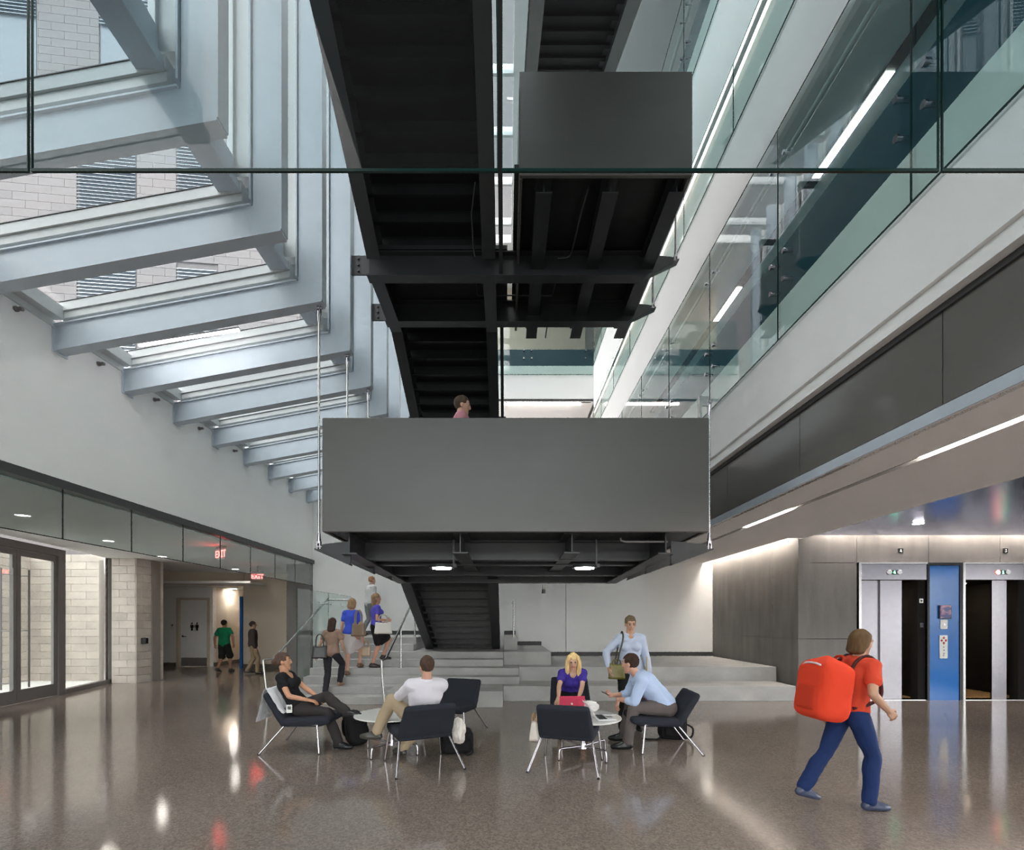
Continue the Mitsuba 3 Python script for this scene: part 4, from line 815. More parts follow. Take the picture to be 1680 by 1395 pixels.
# shirt thrown over the back of the woman's chair
def drape(pts, wid, seed, thick=0.012, ny=14):
    """a cloth strip following pts (side profile, world x,z) with width along y"""
    p = smoothpath(pts, 6); V = []; F = []
    nx = len(p)
    for j in range(ny):
        t_ = j/(ny-1)
        for i in range(nx):
            w0, w1 = wid(i/(nx-1)); y = w0+(w1-w0)*t_
            n = meshkit.fbm(np.array([[i*0.35, j*0.5, seed]]), 3, seed)[0]-0.5
            V.append([p[i][0]+0.035*n, y, p[i][1]+0.018*n])
    for j in range(ny-1):
        for i in range(nx-1):
            a = j*nx+i; F.append([a, a+1, a+nx+1]); F.append([a, a+nx+1, a+nx])
    m = mk(V, F); vn = m.vertex_normals; n = len(V)
    V2 = np.vstack([np.array(V)+vn*thick/2, np.array(V)-vn*thick/2]); F = np.array(F)
    e = []
    for L_ in ([j*nx for j in range(ny)], [j*nx+nx-1 for j in range(ny)], list(range(nx)), list(range((ny-1)*nx, ny*nx))):
        for a, b in zip(L_[:-1], L_[1:]): e += [[a, b, b+n], [a, b+n, a+n], [a, b+n, b], [a, a+n, b+n]]
    return mk(V2, np.vstack([F, F[:, ::-1]+n, e]))
solo('white_shirt', 'white shirt thrown over the back of the chair of the woman in black', 'garment',
     drape([(-3.06, 0.37), (-3.03, 0.50), (-3.01, 0.63), (-2.985, 0.735), (-2.93, 0.772), (-2.875, 0.73), (-2.80, 0.60), (-2.73, 0.47)], lambda t_: (5.89+0.04*math.sin(t_*6), 6.26-0.1*t_), 4), 'm_fabric', True, color=(0.74, 0.75, 0.78))
# bags
def backpack(label, c, size, rz, tilt, col, straps=True, seed=1, name='backpack', M=None):
    t = thing(name, label, 'backpack'); sx, sy, sz = size
    R = trimesh.transformations.rotation_matrix(tilt, [1, 0, 0])
    T_ = lambda m: xf(m, c, rz, R)
    body = soft(munion([mhull([((a*sx*0.30, b*sy*0.22, z), 0.17*min(sx, sz)+0.025) for a in (-1, 1) for b in (-1, 1) for z in (0.06+0.02, sz*0.72)]+[((0, 0, sz*0.84), 0.12*sz)])]), 0.045, 6)
    v = body.vertices; body.vertices = v*(1+0.06*(meshkit.fbm(v*9+seed, 3, seed)-0.5)[:, None])
    part(t, 'body', T_(body), 'm_fabric', True, color=col)
    pk = soft(mhull([((a*sx*0.24, sy*0.44, z), 0.05) for a in (-1, 1) for z in (0.10, sz*0.42)]), 0.04, 5)
    part(t, 'front_pocket', T_(pk), 'm_fabric', True, color=tuple(x*0.8 for x in col))
    part(t, 'zip', T_(tube(smoothpath([(-sx*0.3, sy*0.40, sz*0.55), (0, sy*0.46, sz*0.66), (sx*0.3, sy*0.40, sz*0.55)], 5), 0.006, 6)), 'm_trim', 40)
    part(t, 'grab_handle', T_(tube(smoothpath([(-0.05, -sy*0.35, sz*0.88), (-0.04, -sy*0.4, sz*0.98), (0.04, -sy*0.4, sz*0.98), (0.05, -sy*0.35, sz*0.88)], 5), 0.011, 8)), 'm_fabric', True, color=tuple(x*0.6 for x in col))
    if straps:
        for a in (-1, 1):
            part(t, 'strap', T_(tube(smoothpath([(a*sx*0.22, -sy*0.38, sz*0.85), (a*sx*0.28, -sy*0.62, sz*0.62), (a*sx*0.30, -sy*0.62, sz*0.3), (a*sx*0.30, -sy*0.38, 0.08)], 5), 0.016, 8)), 'm_fabric', True, color=tuple(x*0.6 for x in col))
    return t
BLK = (0.006, 0.006, 0.007)
backpack('black backpack standing on the floor behind the legs of the woman in black', (-1.95, 6.33, 0.0), (0.32, 0.22, 0.46), math.radians(-60), 0.12, BLK, seed=2)
bp = backpack('black bag on the floor right of the man in the white shirt', (-0.60, 5.88, 0.0), (0.40, 0.24, 0.30), math.radians(10), 0.0, BLK, straps=False, seed=3)
part(bp, 'loop', tube(smoothpath([(-0.47, 5.80, 0.20), (-0.42, 5.76, 0.17), (-0.395, 5.74, 0.05), (-0.45, 5.72, 0.015), (-0.50, 5.74, 0.03)], 5), 0.010, 8), 'm_fabric', True, color=BLK)
solo('white_jacket', 'white garment over the black bag right of the man in the white shirt', 'garment', lump((-0.555, 5.66, 0.31), (0.085, 0.11, 0.15), 4, 5, 0.3), 'm_fabric', True, color=(0.66, 0.62, 0.57))
bp = backpack('black backpack behind the chair of the man in the light blue shirt', (2.28, 6.62, 0.0), (0.34, 0.24, 0.40), math.radians(170), -0.1, BLK, straps=False, seed=4)
part(bp, 'strap', tube(smoothpath([(2.12, 6.55, 0.06), (2.05, 6.50, 0.012), (1.92, 6.50, 0.012), (1.84, 6.52, 0.018)], 6), 0.012, 8), 'm_fabric', True, color=BLK)
part(bp, 'loop', tube(smoothpath([(2.42, 6.5, 0.22), (2.50, 6.45, 0.17), (2.49, 6.45, 0.06), (2.42, 6.5, 0.02)], 6), 0.012, 8), 'm_fabric', True, color=BLK)
def tote(label, c, w, d, h, rz, col, hcol, strap=0.16, seed=1, name='handbag', sag=0.08):
    t = thing(name, label, 'bag')
    V = []; n = 28; rows = 9
    for i in range(rows):
        f = i/(rows-1); k_ = 1-0.16*f
        for j in range(n):
            a = 2*math.pi*j/n; ca, sa = math.cos(a), math.sin(a)
            x = w/2*k_*np.sign(ca)*abs(ca)**0.45; y = d/2*(1-0.55*f)*np.sign(sa)*abs(sa)**0.45
            V.append([x, y, h*f*(1-sag*(1-abs(ca))*f)])
    V = np.array(V); V += (0.018*(meshkit.fbm(V*14+seed, 3, seed)-0.5))[:, None]
    F = [[i*n+j, i*n+(j+1) % n, (i+1)*n+(j+1) % n, (i+1)*n+j] for i in range(rows-1) for j in range(n)]
    F3 = []
    for q in F: F3 += [[q[0], q[1], q[2]], [q[0], q[2], q[3]]]
    V = np.vstack([V, [[0, 0, 0.003]], [[0, 0, h*0.93]]]); b = len(V)-2
    for j in range(n): F3 += [[b, (j+1) % n, j], [b+1, (rows-1)*n+j, (rows-1)*n+(j+1) % n]]
    part(t, 'body', xf(mk(V, F3), c, rz), 'm_leather', 40, color=col)
    for s in (-1, 1):
        part(t, 'handle', xf(tube(smoothpath([(-w*0.24, s*d*0.2, h*0.9), (-w*0.2, s*d*0.2, h+strap*0.7), (0, s*d*0.15, h+strap), (w*0.2, s*d*0.2, h+strap*0.7), (w*0.24, s*d*0.2, h*0.9)], 6), 0.010, 8), c, rz), 'm_leather', True, color=hcol)
    return t
tote('white handbag with tan trim on the floor left of the right table', (0.40, 6.55, 0.0), 0.30, 0.15, 0.27, math.radians(75), (0.66, 0.60, 0.54), (0.42, 0.24, 0.12), 0.08, 2, sag=0.1)
# ================================================================== PEOPLE
def nrm(v): v = np.asarray(v, float); return v/np.linalg.norm(v)
def rot(axis, a): return trimesh.transformations.rotation_matrix(a, axis)[:3, :3]
def ik(a, t, l1, l2, pole):
    a, t, pole = np.array(a, float), np.array(t, float), np.array(pole, float)
    d = t-a; L = np.linalg.norm(d)
    if L > (l1+l2)*0.995: d *= (l1+l2)*0.995/L; L = np.linalg.norm(d)
    L = max(L, abs(l1-l2)+0.01); u = nrm(d); c = (l1*l1+L*L-l2*l2)/(2*L); h = math.sqrt(max(l1*l1-c*c, 0))
    p = pole-u*(pole@u); p = nrm(p)
    return a+u*c+p*h, a+u*L
def ell(c, semi, R=np.eye(3), n=24):
    A = np.asarray(R)@np.diag(semi); M = np.c_[A, np.asarray(c)]
    return m3.Manifold.sphere(1.0, n).transform(M)
def bhull(ms): return m3.Manifold.batch_hull(ms)
def chain(pts, n=16): return [mhull([a, b], n) for a, b in zip(pts[:-1], pts[1:])]

def hand(w, d, nrml, s, side, curl=0.35, spread=0.06):
    """wrist, direction of the hand, palm normal (out of the palm); side +1 right, -1 left. Returns a Manifold."""
    d = nrm(d); nrml = nrm(nrml-d*(np.dot(nrml, d))); x = np.cross(d, nrml)*side   # x: towards the thumb
    parts_ = []
    pal = [(w+d*0.005*s, 0.020*s)]
    kn = []
    for i, o in enumerate((0.030, 0.010, -0.010, -0.028)):
        k_ = w+d*(0.088-0.006*abs(i-1))*s+x*o*s; kn.append(k_); pal.append((k_, 0.0115*s))
    pal += [(w+d*0.02*s+x*0.022*s, 0.014*s), (w+d*0.02*s-x*0.020*s, 0.014*s)]
    parts_.append(mhull(pal, 12))
    for i, (k_, L) in enumerate(zip(kn, (0.070, 0.078, 0.072, 0.056))):
        a = 0.0; p = k_; dirn = nrm(d+x*spread*(1.5-i)); pts = [(p-d*0.012*s, 0.0098*s)]
        for j, f in enumerate((0.45, 0.32, 0.23)):
            a += curl*(0.8, 1.0, 0.7)[j]*(1+0.12*i)
            dd = dirn*math.cos(a)+nrml*math.sin(a); p = p+dd*L*f*s; pts.append((p, (0.0090, 0.0084, 0.0074)[j]*s))
        parts_ += chain(pts, 10)
    b = w+d*0.025*s+x*0.026*s; td = nrm(d*0.65+x*0.75+nrml*(0.15+curl*0.4))
    m_ = b+td*0.036*s; e_ = m_+nrm(d*0.9+x*0.3+nrml*(0.1+curl*0.6))*0.030*s; g_ = e_+nrm(d*0.95+nrml*(0.1+curl*0.7))*0.024*s
    parts_ += chain([(b-td*0.012*s, 0.0135*s), (m_, 0.0112*s), (e_, 0.0102*s), (g_, 0.0085*s)], 10)
    t = mtri(munion(parts_).refine_to_length(0.008)); t.merge_vertices(); trimesh.smoothing.filter_taubin(t, 0.5, 0.53, iterations=3)
    return mman(t)

SKIN = (0.50, 0.30, 0.215)
def person(label, loc, hd, s=1.0, fem=False, lean=0, bend=0, roll=0, twist=0, hyaw=0, hpitch=0, pelvis=None, feet=None, knees=None, hands=None, elbows=None, curls=(0.35, 0.35), palms=None,
           skin=SKIN, top=None, sleeve=0.5, topcol=(.5, .5, .5), bottom='trousers', botcol=(.05, .05, .05), botlen=1.0, shoecol=(0.01, 0.01, 0.01), hair='short', haircol=(0.05, 0.03, 0.02), neckcut=0.0,
           footdir=None, footpitch=(0, 0), collar=False, seed=1, loose=0.0, group=None, sock=None, thighs=1.0):
    rz = heading(*hd); key = thing('person', label, 'person', group)
    W = lambda m: xf(m, loc, rz)
    pelvis = np.array(pelvis if pelvis is not None else (0, 0, 0.915*s), float)
    sh = 0.152*s if fem else 0.170*s; hipw = 0.088*s
    R0 = rot([1, 0, 0], -math.radians(lean))@rot([0, 1, 0], math.radians(roll))
    R1 = rot([1, 0, 0], -math.radians(lean+bend*0.5))@rot([0, 1, 0], math.radians(roll))@rot([0, 0, 1], math.radians(twist*0.5))
    R2 = rot([1, 0, 0], -math.radians(lean+bend))@rot([0, 1, 0], math.radians(roll))@rot([0, 0, 1], math.radians(twist))
    U0, U1, U2 = R0@[0, 0, 1], R1@[0, 0, 1], R2@[0, 0, 1]
    hipc = pelvis+U0*0.03*s; waist = pelvis+U0*0.19*s; chest = waist+U1*0.17*s; upper = chest+U2*0.10*s; neck = chest+U2*0.155*s
    shl = {i: chest+R2@np.array([i*sh, 0.0, 0.10*s]) for i in (-1, 1)}
    RH = R2 if False else rot([0, 0, 1], math.radians(hyaw))@rot([1, 0, 0], -math.radians(hpitch))
    headc = neck+nrm(U2*0.6+np.array([0, 0.05, 0.6]))*0.155*s
    hip = {i: pelvis+R0@np.array([i*hipw, 0, -0.015*s]) for i in (-1, 1)}
    la, lf, lt, ls = 0.285*s, 0.25*s, 0.425*s, 0.42*s
    ft = feet or {-1: (-0.09*s, 0.0, 0.08*s), 1: (0.09*s, 0.0, 0.08*s)}
    kn_, an_ = {}, {}
    for i in (-1, 1):
        kn_[i], an_[i] = ik(hip[i], ft[i], lt, ls, (knees or {}).get(i, (i*0.1, 1, 0.1)))
    hd_ = hands or {-1: (-0.24*s, 0.06*s, 0.80*s), 1: (0.24*s, 0.06*s, 0.80*s)}
    el_, wr_ = {}, {}
    for i in (-1, 1):
        el_[i], wr_[i] = ik(shl[i], hd_[i], la, lf, (elbows or {}).get(i, (i*0.5, -1, -0.2)))
    # ---------------- hull builders shared by body and clothes
    def torso(p, top_=True, low=True):
        E_ = lambda c, a, b, h, R: ell(c, (a*s+p, b*s+p, h*s+p), R)
        b_ = 0.92 if fem else 1.0
        l = []
        pel = E_(hipc, 0.168 if fem else 0.162, 0.118, 0.095, R0); wst = E_(waist, 0.122 if fem else 0.140, 0.092 if fem else 0.104, 0.08, R1)
        chs = E_(chest, 0.150 if fem else 0.168, 0.108 if fem else 0.118, 0.11, R2); upp = E_(upper, 0.125 if fem else 0.14, 0.085 if fem else 0.095, 0.065, R2)
        if low: l += [bhull([pel, wst])]
        if top_:
            l += [bhull([wst, chs]), bhull([chs, upp]), bhull([upp]+[sph(0.055*s*b_+p).translate(list(map(float, shl[i]))) for i in (-1, 1)])]
            if fem: l += [bhull([ell(chest+R2@np.array([i*0.070*s, 0.085*s, -0.005*s]), (0.062*s+p, 0.058*s+p, 0.062*s+p), R2), ell(chest, (0.10*s+p, 0.09*s+p, 0.09*s+p), R2)]) for i in (-1, 1)]
        return l
    def arm(i, p, upto=2.0, q=None):
        q = p if q is None else q; a, e, w_ = shl[i], el_[i], wr_[i]; f_ = 0.88 if fem else 1.0
        pts = [(a, 0.052*s*f_+p), (a+(e-a)*0.45, 0.047*s*f_+p), (e, 0.038*s*f_+p)]
        if upto <= 1:
            k_ = a+(e-a)*upto; return chain([(a, 0.054*s*f_+p), (a+(e-a)*upto*0.5, 0.050*s*f_+p), (k_, 0.046*s*f_+q)])
        k_ = e+(w_-e)*(upto-1); r1 = 0.038*s*f_*(1-(upto-1))+0.0265*s*f_*(upto-1)
        return chain(pts+[(e+(w_-e)*0.3*(upto-1), 0.040*s*f_+p), (k_, r1+q)])
    def leg(i, p, q=None, upto=2.0):
        q = p if q is None else q; h, k_, a = hip[i], kn_[i], an_[i]
        pts = [(h, 0.092*s*thighs+p), (h+(k_-h)*0.4, 0.080*s*thighs+p), (k_, 0.056*s+p)]
        if upto <= 1: return chain([pts[0], pts[1], (h+(k_-h)*upto, 0.068*s+q)])
        back = nrm(np.cross(np.cross(k_-h, a-k_)+1e-6, a-k_)); back = -back if back@np.array([0, 1, 0]) > 0 else back
        return chain(pts+[(k_+(a-k_)*0.30+back*0.012*s, 0.055*s+(p+q)/2), (k_+(a-k_)*(0.62 if upto > 1.7 else 0.5*(upto-1)+.2), 0.042*s+q), (k_+(a-k_)*(upto-1), 0.037*s+q)])
    fd = footdir or {}
    def foot(i, p, sole=0.0, toe=1.0):
        a = an_[i]; d = nrm(fd.get(i, (i*0.12, 1, 0))); pt = math.radians(footpitch[0 if i < 0 else 1])
        if i in fd and len(fd[i]) == 3 and abs(fd[i][2]) > 0: dn = nrm(np.cross(np.cross(d, [0, 0, -1.0]), d))
        else: dn = np.array([0, 0, -1.0])
        x_ = np.cross(d, -dn)
        hl = a+dn*0.045*s-d*0.035*s; bl = a+dn*(0.052)*s+d*0.115*s; to = a+dn*0.058*s+d*0.165*s*toe
        return [mhull([(a, 0.036*s+p), (hl, 0.031*s+p), (a+d*0.05*s+dn*0.03*s, 0.034*s+p)]), mhull([(hl, 0.030*s+p), (a+d*0.05*s+dn*0.03*s, 0.034*s+p), (bl+x_*0.022*s, 0.024*s+p), (bl-x_*0.022*s, 0.024*s+p), (to, 0.018*s+p)])]
    # ---------------- the body: one continuous mesh
    B = torso(0.0)+[mhull([(neck-U2*0.03*s, 0.060*s), (headc+RH@np.array([0, -0.015, -0.05])*s, 0.050*s)])]
    for i in (-1, 1): B += arm(i, 0.0)+leg(i, 0.0)+foot(i, 0.0)
    H = lambda x, y, z: headc+RH@(np.array([x, y, z])*s)
    body = soft(munion(B), 0.032, 5)
    hm = [ell(H(0, -0.012, 0.028), (0.073*s, 0.094*s, 0.092*s), RH), bhull([ell(H(0, 0.018, 0.0), (0.066*s, 0.066*s, 0.075*s), RH), ell(H(0, 0.030, -0.065), (0.044*s, 0.046*s, 0.040*s), RH), sph(0.022*s).translate(list(map(float, H(0, 0.060, -0.094))))]),
          mhull([(H(0, 0.082, 0.022), 0.010*s), (H(0, 0.098, -0.020), 0.0115*s), (H(0.010, 0.086, -0.026), 0.008*s), (H(-0.010, 0.086, -0.026), 0.008*s)], 12),
          mhull([(H(-0.035, 0.070, 0.034), 0.012*s), (H(0.035, 0.070, 0.034), 0.012*s)], 12), mhull([(H(-0.016, 0.072, -0.058), 0.010*s), (H(0.016, 0.072, -0.058), 0.010*s)], 12)]
    for i in (-1, 1): hm.append(ell(H(i*0.072, -0.008, -0.008), (0.010*s, 0.020*s, 0.030*s), RH, 14))
    ht = mtri(munion(hm).refine_to_length(0.013*s)); ht.merge_vertices(); trimesh.smoothing.filter_taubin(ht, 0.5, 0.53, iterations=4)
    allm = mman(body)+mman(ht)
    for i in (-1, 1):
        d_ = nrm(wr_[i]-el_[i]); pn = (palms or {}).get(i, (-i, 0.2, -0.2)); allm = allm+hand(wr_[i]-d_*0.008*s, (palms or {}).get((i, 'd'), d_), np.array(pn, float), s*0.97, i, curls[0 if i < 0 else 1])
    bm = mtri(allm); v = bm.vertices
    col = np.tile(np.array(skin, float), (len(v), 1))
    hv = (v-headc)@RH/s
    lips = (np.abs(hv[:, 0]) < 0.026) & (np.abs(hv[:, 2]+0.058) < 0.010) & (hv[:, 1] > 0.06); col[lips] = np.array(skin)*np.array([0.85, 0.5, 0.5])
    part(key, 'body', W(bm), 'm_skin', True, color=col)
    for i in (-1, 1):
        e = trimesh.creation.icosphere(2, 0.0115*s); ev = e.vertices/(0.0115*s); c = np.where((ev[:, 1:2] > 0.55), (0.015, 0.010, 0.008), (0.40, 0.35, 0.32))
        e.vertices = e.vertices@RH.T+H(i*0.030, 0.0715, 0.016); part(key, 'eye', W(e), 'm_leather', True, color=c)
        eb = mtri(mhull([(H(i*0.016, 0.083, 0.036), 0.0045*s), (H(i*0.032, 0.081, 0.040), 0.005*s), (H(i*0.046, 0.071, 0.036), 0.0035*s)], 8)); part(key, 'eyebrow', W(eb), 'm_fabric', True, color=haircol)
    # ---------------- clothes
    rnd = seed*3.7
    def cloth(name, M, c, edge=0.024, it=5, amp=0.013, bs='m_fabric', lab=None):
        t = soft(M, edge, it); vn = t.vertex_normals; n = meshkit.fbm(t.vertices*np.array([11, 11, 7])+rnd, 3, seed)-0.5
        t.vertices = t.vertices+vn*(n*2*amp)[:, None]
        cc = np.tile(np.array(c, float), (len(t.vertices), 1))*(0.92+0.16*(meshkit.fbm(t.vertices*6+rnd, 2, seed+5)))[:, None]
        return part(key, name, W(t), bs, True, color=cc, label=lab)
    if top:
        p = 0.014*s+loose
        M = torso(p)
        for i in (-1, 1): M += arm(i, p*0.9, sleeve, p*(1.1 if sleeve < 1.2 else 0.9))
        M = munion(M)
        if neckcut: M = M-ell(neck+R2@np.array([0, 0.075*s, 0.0]), (neckcut*s, 0.09*s, neckcut*1.15*s), R2)
        M = M-mhull([(neck-U2*0.005*s, 0.061*s), (neck+U2*0.2*s, 0.075*s)])
        ck = cloth(top, M, topcol, lab=None)
        if collar:
            cr = []
            for a in np.linspace(-2.6, 2.6, 15): cr.append(neck+R2@np.array([math.sin(a)*0.066*s, -math.cos(a)*0.064*s, (0.012-0.02*(abs(a)/2.6)**2)*s]))
            c_ = bhull
            seg = [m3.Manifold.batch_hull([ell(x, (0.010*s, 0.010*s, 0.024*s), R2, 10) for x in (a, b)]) for a, b in zip(cr[:-1], cr[1:])]
            tcol = mtri(munion(seg)); part(ck, 'collar', W(tcol), 'm_fabric', True, color=tuple(min(1, x*1.05) for x in topcol))
    if bottom == 'trousers':
        p = 0.010*s; M = munion([bhull([ell(hipc, (0.168*s+p, 0.124*s+p, 0.09*s+p), R0), ell(pelvis+U0*0.10*s, (0.140*s+p, 0.108*s+p, 0.04*s), R0)])]+leg(-1, p, p+0.016*s, 1+0.97*botlen)+leg(1, p, p+0.016*s, 1+0.97*botlen))
        cloth('trousers', M, botcol)
    elif bottom == 'shorts':
        p = 0.020*s; M = munion([bhull([ell(hipc, (0.168*s+p, 0.124*s+p, 0.09*s+p), R0)])]+leg(-1, p, p+0.02*s, 0.95)+leg(1, p, p+0.02*s, 0.95)); cloth('shorts', M, botcol)
    elif bottom == 'skirt':
        p = 0.014*s; pts = [ell(hipc, (0.168*s+p, 0.122*s+p, 0.09*s+p), R0)]
        ends = []
        for i in (-1, 1):
            e_ = hip[i]+(kn_[i]-hip[i])*botlen; ends.append(sph(0.075*s+p).translate(list(map(float, e_))))
        M = munion([bhull([ell(pelvis+U0*0.11*s, (0.132*s+p, 0.10*s+p, 0.05*s), R0), pts[0]]), bhull(pts+ends)]); cloth('skirt', M, botcol)
    if bottom in ('trousers', 'shorts') and top and not fem:
        wb = pelvis+U0*0.105*s
    for i in (-1, 1):
        M = munion(foot(i, 0.008*s, toe=1.08)); lo = an_[i][2]
        sk = part(key, 'shoe', W(soft(M, 0.02, 3)), 'm_leather', True, color=shoecol)
        if sock is not None:
            k_, a = kn_[i], an_[i]; part(key, 'sock', W(soft(munion(chain([(a+(k_-a)*0.25, 0.044*s), (a, 0.041*s)])), 0.02, 2)), 'm_fabric', True, color=sock)
    # ---------------- hair
    cap = ell(H(0, -0.018, 0.036), (0.080*s, 0.102*s, 0.098*s), RH)
    def cutbox(x0, x1, y0, y1, z0, z1):
        b = m3.Manifold.cube([(x1-x0)*s, (y1-y0)*s, (z1-z0)*s]).translate([x0*s, y0*s, z0*s]); return b.transform(np.c_[RH, headc])
    Mh = cap-cutbox(-0.2, 0.2, 0.045, 0.3, -0.3, 0.068)-cutbox(-0.2, 0.2, -0.005, 0.3, -0.3, 0.012)-cutbox(-0.2, 0.2, -0.3, 0.3, -0.3, -0.05)
    hs = [Mh]
    if hair == 'bun':
        hs += [ell(H(0, -0.115, 0.005), (0.046*s, 0.042*s, 0.045*s), RH), bhull([ell(H(0, -0.06, 0.02), (0.07*s, 0.06*s, 0.075*s), RH), ell(H(0, -0.10, 0.005), (0.035*s, 0.03*s, 0.035*s), RH)])]
    elif hair == 'long':
        for i in (-1, 1):
            hs += chain([(H(i*0.056, 0.030, 0.085), 0.036*s), (H(i*0.080, 0.020, 0.02), 0.034*s), (H(i*0.088, 0.015, -0.07), 0.035*s), (H(i*0.085, 0.025, -0.15), 0.036*s), (H(i*0.075, 0.035, -0.21), 0.026*s)])
        hs += [bhull([ell(H(0, -0.05, 0.03), (0.085*s, 0.07*s, 0.09*s), RH), ell(H(0, -0.055, -0.13), (0.088*s, 0.045*s, 0.05*s), RH)])]
    elif hair == 'bob':
        hs += [bhull([ell(H(0, -0.025, 0.03), (0.092*s, 0.095*s, 0.09*s), RH), ell(H(0, -0.05, -0.085), (0.095*s, 0.06*s, 0.04*s), RH)])-cutbox(-0.07, 0.07, 0.03, 0.3, -0.3, 0.07)]
    elif hair == 'back_long':
        hs += [bhull([ell(H(0, -0.04, 0.03), (0.086*s, 0.085*s, 0.09*s), RH), ell(H(0, -0.06, -0.15), (0.09*s, 0.05*s, 0.07*s), RH)])-cutbox(-0.066, 0.066, 0.02, 0.3, -0.3, 0.07)]
    t = soft(munion(hs), 0.014, 3); hv = (t.vertices-headc)@RH/s
    n = meshkit.noise(np.c_[hv[:, 0]*70, hv[:, 1]*60, hv[:, 2]*14]+seed, seed)-0.5
    t.vertices = t.vertices+t.vertex_normals*(n*0.008*s)[:, None]
    part(key, 'hair', W(t), 'm_fabric', True, color=np.array(haircol)[None, :]*(0.75+0.8*(n+0.5))[:, None])
    w3 = lambda p: np.array([*((np.array([[math.cos(rz), -math.sin(rz)], [math.sin(rz), math.cos(rz)]])@np.asarray(p)[:2])), np.asarray(p)[2]])+np.array(loc)
    return dict(key=key, W=W, w3=w3, neck=neck, chest=chest, waist=waist, sh=shl, el=el_, wr=wr_, pelvis=pelvis, R0=R0, R2=R2, headc=headc, RH=RH, hip=hip, kn=kn_, an=an_, s=s, rz=rz, U0=U0)

PALE = (0.56, 0.36, 0.27); TAN = (0.46, 0.255, 0.165)
# --- woman in black in the left chair, legs crossed (local y = world +x, local x = world -y)
a = person('seated woman in a black top with her hair in a bun, legs crossed', (-2.62, 6.13, 0), (1, 0), s=0.93, fem=True, lean=-34, bend=20, hyaw=14, hpitch=-4, pelvis=(0, 0, 0.515),
           feet={1: (0.10, 0.52, 0.085), -1: (0.22, 0.66, 0.50)}, knees={1: (0.05, 0.7, 1), -1: (-0.1, 0.4, 1)}, hands={1: (0.13, 0.16, 0.62), -1: (-0.02, 0.22, 0.64)}, elbows={1: (0.7, -0.5, -0.6), -1: (-0.7, -0.5, -0.5)},
           palms={1: (-0.3, 0.2, -1), -1: (0.3, 0.2, -1)}, skin=(0.50, 0.26, 0.16), top='blouse', sleeve=0.42, topcol=(0.008, 0.008, 0.010), botcol=(0.030, 0.025, 0.026), shoecol=(0.010, 0.010, 0.012), hair='bun', haircol=(0.075, 0.045, 0.034), neckcut=0.085,
           footdir={1: (0.05, 1, 0), -1: (0.1, 1, 0.12)}, seed=1, thighs=1.0)
t = solo('name_badge', 'white name badge clipped to the hip of the woman in black', 'badge', xf(cbx(-0.034, 0.034, -0.002, 0.002, -0.050, 0.050, 0.001), (-2.665, 5.922, 0.525), math.radians(12)), 'm_whiteplas')
part(t, 'photo', xf(bx(-0.02, 0.02, -0.003, -0.0021, -0.008, 0.03), (-2.665, 5.922, 0.525), math.radians(12)), 'm_trim')
# --- man in white shirt seen from behind
b = person('seated man in a white shirt and khaki trousers seen from behind', (-0.945, 5.385, 0), (-0.44, 0.9), s=0.965, lean=-31, bend=18, twist=-8, hyaw=4, hpitch=2, pelvis=(0, 0, 0.505),
           feet={-1: (-0.45, 0.22, 0.36), 1: (-0.10, 0.46, 0.085)}, knees={-1: (-0.2, 0.8, 1), 1: (0.8, 0.4, 0.6)}, hands={-1: (-0.20, 0.34, 0.70), 1: (0.12, 0.26, 0.66)}, elbows={-1: (-0.9, -0.1, -0.9), 1: (0.6, -0.4, -0.6)},
           palms={-1: (0.6, 0, -1), 1: (-0.4, 0, -1)}, skin=(0.52, 0.29, 0.21), top='shirt', sleeve=1.9, topcol=(0.60, 0.58, 0.63), botcol=(0.33, 0.255, 0.17), shoecol=(0.045, 0.042, 0.036), haircol=(0.055, 0.032, 0.022), collar=True,
           footdir={-1: (-0.86, 0.53, 0.05), 1: (-0.35, 1, 0)}, seed=2, loose=0.012, sock=(0.04, 0.035, 0.035))
# --- blonde woman at the pink laptop
c = person('seated blonde woman in a violet blouse typing on the pink laptop', (0.95, 6.98, 0), (-0.06, -1), s=0.93, fem=True, lean=30, bend=10, hyaw=-4, hpitch=18, pelvis=(0, 0, 0.52),
           feet={-1: (-0.13, 0.40, 0.085), 1: (0.17, 0.36, 0.085)}, knees={-1: (-0.1, 0.6, 1), 1: (0.35, 0.6, 1)}, hands={-1: (-0.02, 0.76, 0.525), 1: (0.24, 0.76, 0.525)}, elbows={-1: (-0.8, -0.2, -0.6), 1: (0.8, -0.2, -0.6)},
           palms={-1: (0, 0.1, -1), 1: (0, 0.1, -1)}, skin=(0.52, 0.31, 0.22), top='blouse', sleeve=0.5, topcol=(0.050, 0.030, 0.27), bottom='skirt', botcol=(0.010, 0.010, 0.012), botlen=0.72, hair='long', haircol=(0.60, 0.42, 0.20), neckcut=0.055, seed=3, loose=0.006)
